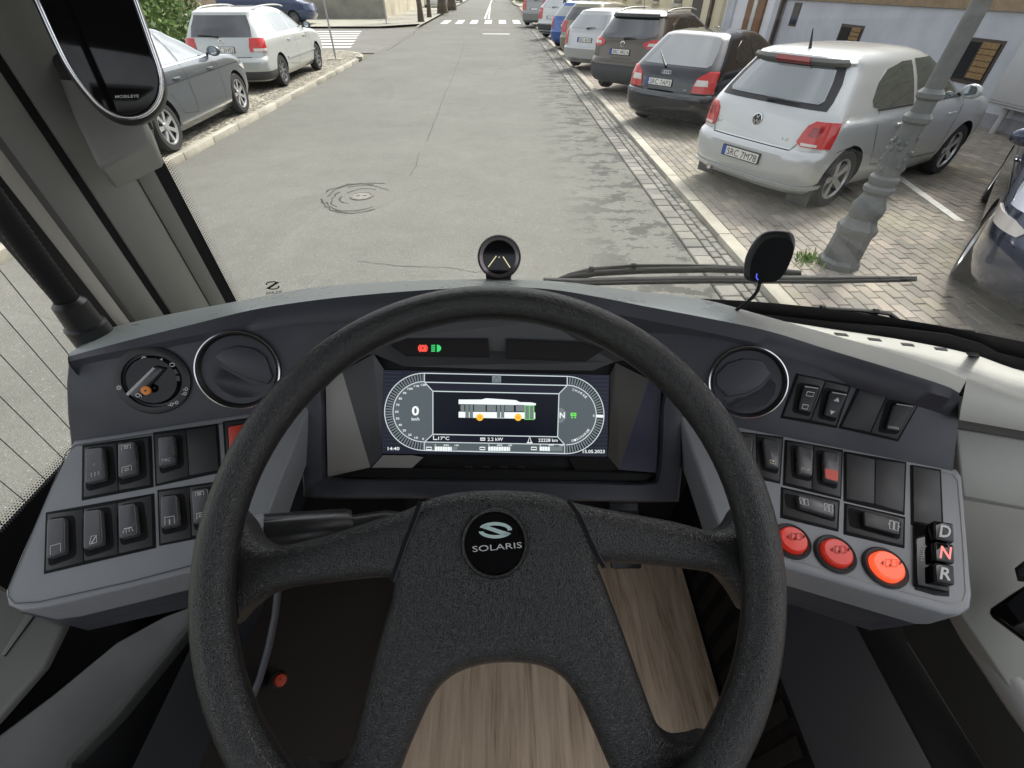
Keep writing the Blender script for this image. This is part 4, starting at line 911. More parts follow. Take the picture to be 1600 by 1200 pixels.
# ---- left-hand side
GL = 'cars parked on the left cobbles'
car('dark grey sedan parked on the cobbles at the left', (-6.05, 8.0), 92, sed, .325, (.95, 3.65), paint('slate_paint', (.10, .115, .13), .6), .09, sed_f, GL, wheels='seven', scale=1.06)
vec = Body([(.2, .16, 4.6, .78), (.3, .05, 4.7, .86), (.44, .0, 4.8, .89), (.58, .0, 4.82, .895), (.64, .04, 4.82, .895), (.67, .09, 4.8, .895), (.85, .12, 4.7, .89), (.95, .16, 4.3, .875), (1.0, .18, 3.8, .855), (1.05, .21, 3.5, .83), (1.2, .30, 3.2, .77), (1.38, .44, 2.8, .69), (1.44, .45, 2.6, .66), (1.48, .55, 2.4, .60), (1.51, .9, 2.1, .42)], .3, .8, .015)
def vec_f(root, B, pm, body):
    q = lambda y, z: B.qy(y, z)
    patch('rear_window', B.rear, [(1.02, q(-.66, 1.02), q(.66, 1.02)), (1.2, q(-.64, 1.2), q(.64, 1.2)), (1.39, q(-.57, 1.39), q(.57, 1.39))], M_cglass2, root, .006)
    for sg in (1, -1):
        t = patch('tail_light', B.rear, [(.76, sg * q(.58, .76), sg * .9), (.86, sg * q(.58, .86), sg * .9), (1.0, sg * q(.60, 1.0), sg * .9)], M_red, root, .012)
        patch('lamp_core', B.rear, [(.765, sg * q(.66, .765), sg * .9), (.82, sg * q(.66, .82), sg * .9)], M_clear, t, .016)
        sw = lambda x, z, s=sg: B.side(x, z, s)
        for x0, x1, x2, x3 in ((.62, 1.2, .75, 1.18), (1.27, 2.2, 1.24, 2.12), (2.28, 3.35, 2.18, 2.75)):
            patch('side_window', sw, [(1.05, x0, x1), (1.12, x0 - .02, x1 - .03), (1.36, x2, x3), (1.39, x2 + .08, x3 - .05)], M_cglass, root, .004)
        patch('side_moulding', sw, [(.52, 1.42, 3.55), (.56, 1.42, 3.55)], pm, root, .016)
        seam(sw, lin((2.22, .34), (2.22, 1.03), 8), root); seam(sw, lin((3.35, .34), (3.37, 1.0), 8), root); seam(sw, [(2.22, .34), (1.6, .4), (1.42, .7), (1.23, 1.03)], root)
        mirror(root, 3.25, .84, 1.08, sg, M_grytrim)
    handles(root, B, (1.75, 2.95), .88, pm); roof_rails(root, B, .8, 2.7, 1.49, mat('rail_silver', (.5, .5, .48), .4, .6))
    seam(B.rear, lin((q(-.6, .66), .66), (q(.6, .66), .66), 10), root, wd=.01)
    end_plate(root, B, .80, 'SRC 2H92'); rear_wiper(root, B, 1.03, .05, .5, 1.05)
    c = B.rear(0, .94) + Vector((-.004, 0, 0)); bd = ring_badge(root, c, Vector((-1, 0, .1)), None, .055, .008)
    mk('bolt', [c + Vector((-.01, y, z)) for y, z in ((.07, .012), (-.01, .012), (.0, -.004), (-.07, -.012), (.01, -.012), (0, .004))], [(0, 1, 5), (1, 2, 5), (2, 3, 4), (2, 4, 5)], M_chrome, bd)
    patch('windscreen', lambda a, z: B.rear(a, z, True), [(1.1, -.6, .6), (1.4, -.55, .55)], M_cglass, root, .004)
    patch('lower_bumper', B.rear, [(.24, -1.3, 1.3), (.40, -1.3, 1.3)], M_grytrim, root, .01, 24)
car('silver estate car with roof rails parked on the cobbles at the left', (-6.45, 14.2), 90, vec, .32, (.98, 3.8), paint('silver_paint_c', (.46, .48, .46), .25), .09, vec_f, GL, wheels='steel', scale=1.05)
van = Body([(.25, .12, 5.7, .85), (.45, .02, 5.85, .93), (.7, .0, 5.9, .95), (1.05, .02, 5.75, .955), (1.2, .03, 5.2, .95), (1.5, .05, 4.9, .93), (2.2, .12, 4.4, .85), (2.4, .2, 4.2, .78), (2.48, .4, 4.0, .6)], .2, .8, .01)
def van_f(root, B, pm, body):
    for sg in (1, -1):
        sw = lambda x, z, s=sg: B.side(x, z, s)
        patch('side_window', sw, [(1.3, 3.5, 4.85), (1.9, 3.5, 4.5)], M_cglass2, root, .004)
        patch('side_moulding', sw, [(.45, 1.6, 4.3), (.75, 1.6, 4.3)], M_grytrim, root, .012)
        mirror(root, 4.7, .92, 1.45, sg, M_trim)
    patch('windscreen', lambda a, z: B.rear(a, z, True), [(1.3, -.6, .6), (2.1, -.55, .55)], M_cglass, root, .004)
gv = G(505, 27, 0)
car('dark blue delivery van standing in the side street', (-16.6, 38.2), 4, van, .35, (1.1, 4.6), paint('van_blue', (.03, .05, .11), .2), .1, van_f, GL, 'van', 'delivery_van', 'steel')
for i, (px, py, colr, lb) in enumerate(((685, 14, (.55, .56, .58), 'white car parked behind the thick trunk far left'), (714, 12, (.4, .42, .44), 'pale grey car parked far along the left kerb'), (727, 6, (.2, .22, .26), 'dark car farthest along the left kerb'))):
    g = G(px, py, 0); car(lb, (-5.9 - (1.4 if i == 0 else 0), g.y + 1), 90, hatch(4.2, 1.5, .84, .4), .31, (.75, 3.3), paint('far_paint_%d' % i, colr, .3), .09, plain('', 'wide', wip=False), 'cars far along the left kerb')
# ================================================================== THE DRIVER'S CAB
from mathutils.bvhtree import BVHTree
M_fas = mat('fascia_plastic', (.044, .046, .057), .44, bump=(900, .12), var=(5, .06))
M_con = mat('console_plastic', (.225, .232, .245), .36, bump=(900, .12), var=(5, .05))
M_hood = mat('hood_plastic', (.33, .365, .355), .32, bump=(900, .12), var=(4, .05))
M_top = mat('dash_top_pale', (.35, .35, .32), .5, bump=(700, .1), var=(3, .05))
M_grey = mat('pillar_grey', (.185, .186, .172), .5, bump=(700, .12), var=(3, .05))
M_lgrey = mat('trim_strip_pale', (.30, .285, .26), .5)
M_blk = mat('black_plastic', (.012, .012, .013), .38, bump=(600, .06))
M_blkm = mat('black_matt', (.008, .008, .009), .75, spec=.2)
M_rub = mat('black_rubber', (.008, .008, .009), .6, spec=.25)
M_dk = mat('dark_panel', (.014, .014, .0145), .6, spec=.2, bump=(600, .1), var=(4, .1))
M_dk2 = mat('dark_panel_warm', (.014, .0135, .012), .6, spec=.15, bump=(600, .1), var=(4, .1))
M_rock = mat('rocker_plastic', (.075, .075, .079), .22, bump=(1200, .05))
M_bez = mat('switch_bezel', (.024, .024, .025), .45, bump=(900, .1))
M_leather = mat('wheel_leather', (.017, .0168, .0165), .31, bump=(560, .42, 'edge'), spec=.5)
M_rim_l = mat('rim_leather', (.017, .0168, .0165), .28, bump=(720, .42, 'edge'), spec=.55)
M_icon = mat('icon_white', (.55, .55, .54), .5)
M_print = mat('print_grey', (.45, .45, .45), .5)
M_shiny = mat('gloss_black', (.005, .005, .006), .05, spec=.35)
M_chr2 = mat('satin_chrome', (.68, .68, .70), .18, 1.0)
M_orange = mat('dot_orange', (.75, .24, .03), .4)
M_ired = mat('rocker_red', (.55, .05, .03), .35)
Z_H = -.312
ZB = -.72
def ygl(x): return 1.19 - .28 * (x - .45) ** 2
def glass_pt(x, z, off=0): return W(x, ygl(x) - .07 * (z - ZB) + off, z)
def on_glass(px, py, off=0.0):
    r = ray(px, py); lo, hi = .3, 3.0
    def f(t):
        p = r * t; x = p.dot(VX); y = p.dot(VY); z = p.dot(VZ); return y - (ygl(x) - .07 * (z - ZB) + off)
    for _ in range(50):
        m = (lo + hi) / 2
        if f(m) > 0: hi = m
        else: lo = m
    return CAM + r * lo
def dep(p): return (p - CAM).dot(FWD)
# planes of the dashboard
Fl = Pl((112, 685, .52), (480, 635, .56), (108, 570, .508))
Fr = Pl((1490, 728, .497), (1065, 650, .56), (1497, 612, .49))
Cl = Pl((112, 688, .52), (480, 632, .56), (10, 940, .42))
Cr = Pl((1505, 738, .496), (1065, 650, .56), (1515, 950, .417))
Dp = Pl((597, 578, .585), (952, 587, .585), (775, 708, .590))
def pts_on(pl, px, off=0.0): return [pl.at(x, y, off) for x, y in px]
def panel(name, pl, px, m, parent, off=0.0, depth=.006, bevel=.0008, seg=2): return slab(name, pts_on(pl, px, off), pl.n, depth, m, parent, bevel, seg)
def flat(name, pl, px, m, parent, off=0.0): return sheet(name, pts_on(pl, px, off), m, parent)
def text_px(name, s, x, y, h, pl, off, m, parent, ang=0, width=None, bold=0.0, mirror=False, centre=True, fn=None):
    v, f, wd = text2d(s, bold); sx = h if width is None else width / wd; ca, sa = math.cos(R(ang)), math.sin(R(ang)); x0 = -wd * sx / 2 if centre else 0; out = []
    for a, b in v:
        tx = (x0 + a * sx) * (-1 if mirror else 1); ty = (b - .5) * h; p = (x + tx * ca - ty * sa, y - tx * sa - ty * ca)
        out.append(fn(*p) if fn else pl.at(p[0], p[1], off))
    return mk(name, out, f, m, parent)
def stroke(name, pl, px, w, m, parent, off=.0004, closed=False):
    """flat printed line of width w pixels"""
    n = len(px); L_, R2 = [], []
    for i in range(n + (1 if closed else 0)):
        a = px[(i - 1) % n] if closed or i > 0 else px[0]; b = px[(i + 1) % n] if closed or i < n - 1 else px[-1]; c = px[i % n]
        dx, dy = b[0] - a[0], b[1] - a[1]; l = math.hypot(dx, dy) or 1; nx, ny = -dy / l * w / 2, dx / l * w / 2
        L_.append(pl.at(c[0] + nx, c[1] + ny, off)); R2.append(pl.at(c[0] - nx, c[1] - ny, off))
    return grid(name, [L_, R2], m, parent, False)
def ell(cx, cy, rx, ry, a0=0, a1=360, n=28): return [(cx + rx * math.cos(R(a0 + (a1 - a0) * i / n)), cy - ry * math.sin(R(a0 + (a1 - a0) * i / n))) for i in range(n + 1)]
def rrect(q, r=.12, n=3):
    """rounded quad from four pixel corners"""
    out = []
    for i in range(4):
        c = Vector(q[i]); a = Vector(q[i - 1]); b = Vector(q[(i + 1) % 4]); L_ = min((a - c).length, (b - c).length); k = L_ * r
        p0 = c + (a - c).normalized() * k; p1 = c + (b - c).normalized() * k
        for j in range(n + 1):
            t = j / n; out.append(tuple(p0 * (1 - t) ** 2 + c * 2 * t * (1 - t) + p1 * t * t))
    return out
def quad_uv(q, u, v):
    a = Vector(q[0]).lerp(Vector(q[1]), u); b = Vector(q[3]).lerp(Vector(q[2]), u); return tuple(a.lerp(b, v))
# ---------------------------------------------------------------- shell of the bus
cab = thing('bus_cab', 'grey bus cab shell with corner pillar, side panels and gapped unseen roof around the dashboard', 'bus', W(0, 0, -1.3), world=True)
def wbox(name, x0, x1, y0, y1, z0, z1, m, parent):
    c = [W(x, y, z) for z in (z0, z1) for x, y in ((x0, y0), (x1, y0), (x1, y1), (x0, y1))]
    return mk(name, c, [(3, 2, 1, 0), (4, 5, 6, 7), (0, 1, 5, 4), (1, 2, 6, 5), (2, 3, 7, 6), (3, 0, 4, 7)], m, parent)
M_roof = mat('ceiling_grey', (.2, .2, .19), .8)
wbox('roof', -.82, .62, -1.0, 1.25, .50, .56, M_roof, cab); wbox('roof', .62, 1.72, .55, 1.25, .50, .56, M_roof, cab); wbox('roof', -.82, 1.72, -6, -3.2, .50, .56, M_roof, cab)  # unseen roof slabs, gaps between them added to let sky light in
wbox('side_wall', -.80, -.735, -6, .62, -2.0, -.64, M_dk, cab)
wbox('side_wall', 1.66, 1.72, -6, -1.2, -2.0, -.62, M_grey, cab); wbox('door_post', 1.66, 1.72, -1.2, -1.1, -2.0, .5, M_grey, cab); wbox('door_post', 1.66, 1.72, -.28, -.20, -2.0, .5, M_grey, cab)
wbox('window_header', -.80, -.735, -6, .62, .33, .5, M_grey, cab)
wbox('window_post', -.80, -.735, -1.1, -.9, -.64, .33, M_grey, cab); wbox('window_post', -.80, -.735, -3.2, -3.0, -.64, .33, M_grey, cab)
wbox('rear_wall', -.80, 1.72, -6.06, -6.0, -2, -.5, M_grey, cab)
wbox('front_wall', -.66, 1.6, .80, .85, -1.9, -.73, M_dk, cab)
# corner pillar, built as upright panels
def upright(name, a, b, m, th=.03, z0=-.78, z1=.52, bevel=.004):
    a = Vector((a[0], a[1], 0)); b = Vector((b[0], b[1], 0)); d = (b - a).normalized(); n = Vector((d.y, -d.x, 0))
    if n.dot(-a) < 0: n = -n
    o = [a, b, b - n * th, a - n * th]
    bm = bmesh.new(); lo = [bm.verts.new(W(p.x, p.y + .012, z0)) for p in o]; hi = [bm.verts.new(W(p.x, p.y - .06 * (z1 - z0), z1)) for p in o]
    bm.faces.new(lo); bm.faces.new(hi)
    for k in range(4): bm.faces.new((lo[k], lo[(k + 1) % 4], hi[(k + 1) % 4], hi[k]))
    bmesh.ops.recalc_face_normals(bm, faces=bm.faces)
    if bevel: bev(bm, bevel, 2)
    return bmk(name, bm, m, cab, True, 40)
upright('pillar_panel', (-.616, .860), (-.640, .838), M_grey)
upright('pillar_panel', (-.638, .836), (-.677, .777), M_grey)
upright('pillar_groove', (-.672, .79), (-.690, .762), M_blkm, .02, bevel=0)
upright('pillar_panel', (-.683, .768), (-.709, .727), M_grey)
upright('pillar_edge', (-.705, .735), (-.7165, .715), mat('pillar_edge_dark', (.05, .048, .045), .5), .02)
upright('pillar_strip', (-.7115, .722), (-.7185, .697), M_lgrey, .02)
upright('window_gasket', (-.716, .700), (-.721, .655), M_rub, .03)
# ---------------------------------------------------------------- windscreen and side window
M_glass = glass_mat('windscreen_glass', (.97, .985, .975), .045)
ws = thing('windscreen', 'curved bus windscreen with a black printed band along the left edge', 'windscreen', glass_pt(.45, ZB), world=True)
xs = [-.655 + i * (2.28 / 24) for i in range(25)]
def glass_solid(name, rows, th, m, parent):
    g = grid(name, rows, m, parent, True); return g
glass_solid('pane', [[glass_pt(x, z) for x in xs] for z in [ZB - .02 + i * 1.24 / 6 for i in range(7)]], .006, M_glass, ws)
zs_ = [ZB - .02 + i * 1.24 / 10 for i in range(11)]
XF = -.6005
grid('printed_band', [[glass_pt(x, z, -.004) for x in (-.65, -.62, XF)] for z in zs_], M_rub, ws)
vs = []; fs = []
for k in range(5):
    n = 260
    for i in range(n):
        z = ZB + .02 + i * 1.15 / n; x = XF + .0016 + k * .0026; s = .0011 - k * .00017; n0 = len(vs)
        vs += [glass_pt(x + a * s, z + b * s + (.0022 if k % 2 else 0), -.0035) for a, b in ((-1, 0), (0, -1), (1, 0), (0, 1))]; fs.append((n0, n0 + 1, n0 + 2, n0 + 3))
stuff(mk('dot_print', vs, fs, M_rub, ws))
grid('lower_gasket', [[glass_pt(x, z, -.006 - (z - ZB) * .0) for x in xs] for z in (ZB - .03, ZB + .018)], M_rub, ws)
# mirrored maker's sticker low on the glass, seen from behind
fg = lambda x, y: on_glass(x, y, -.005)
stk = mk('sticker', [fg(*p) for p in ell(426, 444, 11, 4.6, 200, 20, 12)] + [fg(*p) for p in ell(426, 444, 8.5, 2.8, 20, 200, 12)], [tuple(range(26))], M_rub, ws)
mk('sticker_mark', [fg(*p) for p in ell(426, 448, 11, 4.6, 20, -160, 12)] + [fg(*p) for p in ell(426, 448, 8.5, 2.8, -160, 20, 12)], [tuple(range(26))], M_rub, ws)
mk('sticker_mark', [fg(*p) for p in ((437, 441), (431, 441), (415, 451), (421, 451))], [(0, 1, 2, 3)], M_rub, ws)
text_px('sticker_text', 'SOLARIS', 428, 457, 4.6, None, 0, M_rub, ws, 5, 25, .01, mirror=True, fn=fg)
sw_ = thing('side_window', 'driver side window with fine heating wires at the left edge', 'window', W(-.735, .2, -.585), world=True)
mk('pane', [W(-.728, y, z) for y, z in ((-.9, -.64), (.66, -.64), (.66, .34), (-.9, .34))], [(0, 1, 2, 3)], M_glass, sw_)
M_wire = mat('heating_wire', (.05, .05, .05), .5)
for k in range(15):
    y = .59 - k * .0395; tube('wire', [W(-.726, y, -.585), W(-.726, y, .33)], .0007, M_wire, sw_, 4)
mk('printed_band', [W(-.724, y, z) for y, z in ((-.9, -.64), (.66, -.64), (.66, -.585), (-.9, -.585))], [(0, 1, 2, 3)], M_rub, sw_)
vs = []; fs = []
for k in range(6):
    for i in range(200):
        s = .0016 - k * .00022; y = .62 - i * .0042 - (.0021 if k % 2 else 0); z = -.583 + k * .0040; n0 = len(vs)
        vs += [W(-.7235, y + a * s, z + b * s) for a, b in ((-1, -1), (1, -1), (1, 1), (-1, 1))]; fs.append((n0, n0 + 1, n0 + 2, n0 + 3))
    for i in range(150):
        s = .0015 - k * .0002; z = -.56 + i * .0046; y = .650 - k * .0042; n0 = len(vs)
        vs += [W(-.7235, y + a * s, z + b * s) for a, b in ((-1, -1), (1, -1), (1, 1), (-1, 1))]; fs.append((n0, n0 + 1, n0 + 2, n0 + 3))
stuff(mk('dot_print', vs, fs, M_rub, sw_))
# ---------------------------------------------------------------- floor and lower cab
def wood_mat():
    m = bpy.data.materials.new('wood_floor'); m.use_nodes = True; n = m.node_tree; b = n.nodes['Principled BSDF']; L = n.links.new
    tc = n.nodes.new('ShaderNodeTexCoord'); mp = n.nodes.new('ShaderNodeMapping'); mp.inputs['Scale'].default_value = (26, 2.2, 1); L(tc.outputs['Object'], mp.inputs[0])
    z = n.nodes.new('ShaderNodeTexNoise'); z.inputs['Scale'].default_value = 1; z.inputs['Detail'].default_value = 9; z.inputs['Roughness'].default_value = .62; z.inputs['Distortion'].default_value = 1.2; L(mp.outputs[0], z.inputs['Vector'])
    mp2 = n.nodes.new('ShaderNodeMapping'); mp2.inputs['Scale'].default_value = (220, 9, 1); L(tc.outputs['Object'], mp2.inputs[0]); z2 = n.nodes.new('ShaderNodeTexNoise'); z2.inputs['Detail'].default_value = 5; z2.inputs['Scale'].default_value = 1; L(mp2.outputs[0], z2.inputs['Vector'])
    ad = n.nodes.new('ShaderNodeMath'); ad.operation = 'MULTIPLY_ADD'; ad.inputs[1].default_value = .35; L(z2.outputs[0], ad.inputs[0]); L(z.outputs[0], ad.inputs[2])
    rp = n.nodes.new('ShaderNodeValToRGB'); e = rp.color_ramp.elements; e[0].position = .45; e[0].color = (.30, .20, .13, 1); e[1].position = .9; e[1].color = (.84, .655, .48, 1); k = e.new(.60); k.color = (.58, .435, .305, 1); k = e.new(.74); k.color = (.72, .555, .40, 1)
    L(ad.outputs[0], rp.inputs[0]); L(rp.outputs[0], b.inputs['Base Color']); b.inputs['Roughness'].default_value = .45
    bp = n.nodes.new('ShaderNodeBump'); bp.inputs['Strength'].default_value = .1; bp.inputs['Distance'].default_value = .002; L(z2.outputs[0], bp.inputs['Height']); L(bp.outputs[0], b.inputs['Normal'])
    return m
FZ = -1.27
fl = struct(wbox('bus_floor', -.72, 1.66, -6, .8, FZ - .05, FZ - .012, M_dk, None))
struct(mk('wood_floor', [W(x, y, FZ) for x, y in ((-.36, -.6), (.492, -.6), (.492, .79), (-.36, .79))], [(0, 1, 2, 3)], wood_mat()))
lower = thing('cab_side_box', 'black ribbed side box on the cab floor to the right of the pedals', 'box', W(.52, .3, FZ), world=True)
wbox('box_wall', .50, .508, -.4, .79, FZ - .01, -.97, M_blkm, lower)
wbox('box_top', .508, .95, -.4, .79, FZ, -1.19, M_blkm, lower)
for k in range(12): wbox('rib', .493, .4995, .05 + k * .055, .078 + k * .055, FZ + .03, -.985, M_rub, lower)
for k in range(3): wbox('vent_slot', .56, .62, .04 + k * .03, .05 + k * .03, -1.1895, -1.1875, M_dk2, lower)
# pedals
for (x, nm, lb) in ((.315, 'accelerator_pedal', 'black ribbed pedal on the wooden cab floor, right'),):
    t = thing(nm, lb, 'pedal', W(x, .62, FZ), world=True)
    bm = bmesh.new(); rot = Matrix((VX, VY, VZ)).transposed() @ Matrix.Rotation(R(38), 3, 'X'); box(bm, W(x, .70, FZ + .13), (.085, .24, .018), rot); bev(bm, .006); bmk('pad', bm, M_blk, t, True, 40)
    for k in range(7):
        bm = bmesh.new(); box(bm, W(x, .70, FZ + .13) + rot @ Vector((0, -.09 + k * .03, .0105)), (.075, .010, .004), rot); bmk('rib', bm, M_dk, t)
    tube('pivot', [W(x, .78, FZ), W(x, .74, FZ + .16)], .014, M_blk, t, 8)
# left lower panels
lt = thing('cab_bin', 'dark grey angled storage panel below the left switch console', 'panel', W(-.5, .1, FZ), world=True)
Lb = Pl((300, 945, .62), (0, 1150, .52), (80, 1200, .50))
panel('bin_face', Lb, [(335, 938), (300, 945), (255, 962), (180, 1003), (80, 1085), (-60, 1190), (-60, 1330), (80, 1330), (110, 1190), (180, 1120), (300, 975), (345, 955)], mat('bin_grey', (.075, .075, .07), .45, bump=(700, .1)), lt, 0, .02, .006, 3)
Ls = Pl((300, 965, .66), (90, 1200, .58), (330, 1200, .72))
panel('bin_side', Ls, [(345, 955), (300, 975), (180, 1120), (60, 1260), (-40, 1400), (330, 1400), (430, 1200), (440, 1100), (440, 940)], M_blk, lt, 0, .01, .001)
ll = thing('door_panel', 'pale grey lower side panel at the bottom left corner', 'panel', W(-.6, .1, -.9), world=True)
Lp = Pl((0, 955, .50), (100, 975, .52), (0, 1120, .47))
panel('panel_face', Lp, [(-60, 880), (40, 945), (104, 976), (70, 1045), (0, 1125), (-80, 1210)], mat('side_panel_grey', (.16, .16, .15), .45, bump=(700, .1)), ll, 0, .02, .006, 3)
panel('handle_slot', Lp, [(42, 958), (53, 962), (8, 1024), (2, 1022)], M_grey, ll, .0015, .002, .0004)
panel('slot_gap', Lp, [(53, 962), (56, 963), (9, 1026), (6, 1025)], M_rub, ll, .0012, .001, 0)
rv = thing('red_valve', 'small red knob low on the dark panel left of the steering column', 'knob', P(437, 1062, .60), world=True)
kd = (CAM - P(437, 1062, .60)).normalized()
lathe('socket', [(.011, -.03), (.011, .003), (.008, .004)], P(434, 1061, .60), kd, M_rub, rv, 18); lathe('cap', [(.008, 0), (.008, .009), (.006, .012), (.001, .0125)], P(438, 1062, .60), kd, mat('valve_red', (.42, .05, .02), .35), rv, 18)
kw = thing('kick_panel', 'dark lower panel left of the pedals', 'panel', W(-.36, .4, FZ), world=True)
wbox('panel_face', -.40, -.33, -.5, .79, FZ, -.62, M_rub, kw)
wbox('panel_face', -.72, .50, .66, .70, -.78, -.47, M_blk, kw)
tube('trim_edge', [P(436, 905, .52), P(430, 960, .52), P(420, 1010, .52), P(406, 1060, .52), P(392, 1095, .52)], .004, M_fas, kw, 8)
# right lower panels
rp_ = thing('cab_partition', 'dark grey low partition at the bottom right corner', 'panel', W(.7, .1, FZ), world=True)
Ra = Pl((1340, 985, .66), (1405, 985, .64), (1500, 1200, .55))
panel('lower_face', Ra, [(1320, 940), (1412, 945), (1420, 1005), (1545, 1205), (1600, 1300), (1520, 1300), (1460, 1200)], M_dk2, rp_, 0, .02, .002)
Rb = Pl((1405, 985, .62), (1500, 965, .56), (1600, 1200, .5))
panel('upper_face', Rb, [(1395, 940), (1495, 930), (1510, 968), (1560, 1045), (1620, 1140), (1700, 1300), (1600, 1300), (1415, 1000)], mat('partition_dark', (.026, .025, .022), .5, spec=.2, bump=(600, .1)), rp_, 0, .02, .003)
tube('rounded_edge', [P(1508, 962, .535), P(1530, 1000, .52), P(1565, 1050, .50), P(1600, 1102, .485), P(1680, 1210, .45)], .016, mat('edge_pale', (.25, .24, .23), .5), rp_, 10)
# ---------------------------------------------------------------- dashboard
dash = thing('dashboard', 'wraparound dark grey bus dashboard with a pale top on the right', 'dashboard', W(.1, .5, FZ), world=True)
Ipx = [(106, 560), (115, 555), (200, 532), (300, 507), (400, 483), (500, 468), (600, 458), (700, 451), (780, 448), (860, 452), (940, 465), (1000, 477), (1100, 496), (1200, 517), (1300, 548), (1400, 578), (1475, 602), (1499, 614)]
Opx = [(112, 549), (130, 538), (168, 514), (260, 492), (385, 468), (490, 449), (600, 440), (700, 437), (780, 436), (860, 439), (930, 446), (1005, 456), (1100, 468), (1200, 495), (1310, 526), (1410, 556), (1480, 581), (1510, 594)]
Npx = [(107, 569), (116, 563), (200, 545), (300, 525), (400, 506), (500, 494), (600, 484), (700, 477), (780, 474), (860, 477), (940, 487), (1000, 498), (1100, 518), (1200, 541), (1300, 570), (1400, 599), (1472, 619), (1499, 628)]
def fas_depth(x, y):
    if x < 520: return dep(Fl.at(x, y))
    if x > 1040: return dep(Fr.at(x, y))
    a, b = dep(Fl.at(520, y)), dep(Fr.at(1040, y)); return a + (b - a) * (x - 520) / 520
I3 = [P(x, y, dep(PZ(x, y, Z_H))) for x, y in Ipx]
O3 = [PZ(x, y, Z_H - .004) for x, y in Opx]
N3 = []
for (x, y), p in zip(Npx, I3):
    N3.append(P(x, y, min(dep(p), fas_depth(x, y)) - .004))
I3 = [P(x, y, min(dep(p), dep(q) + .006)) for (x, y), p, q in zip(Ipx, I3, N3)]
Is, Os, Ns = spline(I3, 4), spline(O3, 4), spline(N3, 4)
ctr = W(0, .3, -.5)
def ins(p, k): return p + Vector((0, 0, -k))
k9 = 4 * 10
Os2 = [o for o in Os]
def strip(i0, i1, m, nm):
    rows = [Ns[i0:i1], [n.lerp(i, .93) for n, i in zip(Ns[i0:i1], Is[i0:i1])], [i.lerp(o, .07) + Vector((0, 0, .0006)) for i, o in zip(Is[i0:i1], Os[i0:i1])]]
    return rows
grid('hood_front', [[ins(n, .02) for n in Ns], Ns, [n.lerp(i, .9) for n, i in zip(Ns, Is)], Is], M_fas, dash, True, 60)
for sl_, m_ in ((slice(0, 51), M_hood), (slice(50, None), M_top)):  # right end takes the paler material, painting in its brighter gloss
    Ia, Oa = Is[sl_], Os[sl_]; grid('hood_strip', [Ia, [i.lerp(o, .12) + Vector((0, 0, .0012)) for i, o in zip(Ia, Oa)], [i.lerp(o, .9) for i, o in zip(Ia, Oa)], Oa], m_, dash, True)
# dash top falling away to the windscreen
Bs = []
for i in range(len(Os)):
    t = i / (len(Os) - 1); x = -.60 + 1.84 * t; Bs.append(W(x, ygl(x) - .012, ZB + .012))
bpx = [(1140, 489), (1200, 498), (1300, 514), (1400, 529), (1480, 544), (1533, 557)]
Br = spline([on_glass(x, y, -.035) for x, y in bpx], 4)
nb_ = len(Br); n0_ = len(Os) - nb_
for k in range(nb_): Bs[n0_ + k] = Br[k]
b0_ = Bs[20]
for k in range(21, n0_): Bs[k] = b0_.lerp(Br[0], (k - 20) / (n0_ - 20)) + VY * (.12 * math.sin(math.pi * (k - 20) / (n0_ - 20)))
rows = []
nr = 10
for r in range(nr + 1):
    t = r / nr; rows.append([o.lerp(b, t) + VZ * (-.09 * math.sin(math.pi * min(1, t)) * (1 if i < 40 else .12)) for i, (o, b) in enumerate(zip(Os, Bs))])
dtop = grid('dash_top', rows, M_top, dash, True)
me_ = dtop.data; bvh = BVHTree.FromPolygons([v.co + ORG[dtop] for v in me_.vertices], [tuple(p.vertices) for p in me_.polygons])
def on_top(px, py, off=.001):
    r = ray(px, py).normalized(); h = bvh.ray_cast(CAM, r); return (h[0] - r * off) if h[0] is not None else P(px, py, .6)
for q in ([(1303, 520), (1306, 524), (1326, 526), (1322, 522)], [(1355, 528), (1358, 532), (1378, 534), (1374, 530)], [(1407, 536), (1410, 540), (1429, 542), (1426, 538)], [(1459, 543), (1462, 547), (1481, 549), (1478, 545)], [(1510, 551), (1513, 555), (1531, 557), (1528, 553)]):
    pp = [on_top(*p) for p in q]; n = (pp[1] - pp[0]).cross(pp[2] - pp[0]).normalized(); n = n if n.dot(CAM - pp[0]) > 0 else -n; slab('demist_slot', [p + n * .0015 for p in pp], n, .003, M_rub, dash)
gk = [(1100, 484)] + bpx + [(1560, 566), (1620, 580), (1720, 604)]
gp_ = [(x, y - (2, 3, 6, 11, 17, 22, 20, 15, 14, 12)[i]) for i, (x, y) in enumerate(gk)]
grid('windscreen_gasket', [[on_glass(x, y + 4, -.036) for x, y in gk], [on_glass(x, y, -.030) for x, y in gp_], [on_glass(x, y - 1, -.002) for x, y in gp_]], M_rub, dash, True, 40)
lc = [PZ(1499, 656, -.350), PZ(1501, 640, -.338), O3[-1]] + [r[-1] for r in rows[1:]]
rcx = [PZ(1760, 702, -.37), PZ(1760, 690, -.36), PZ(1755, 675, -.355)]; rb = on_glass(1720, 606, -.036); rcx += [rcx[-1].lerp(rb, k / nr) for k in range(1, nr + 1)]
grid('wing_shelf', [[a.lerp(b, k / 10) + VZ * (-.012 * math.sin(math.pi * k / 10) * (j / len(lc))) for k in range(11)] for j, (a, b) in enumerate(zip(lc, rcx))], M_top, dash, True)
wbox('dash_lower', .66, 1.6, .62, .79, FZ, -.735, M_grey, dash)
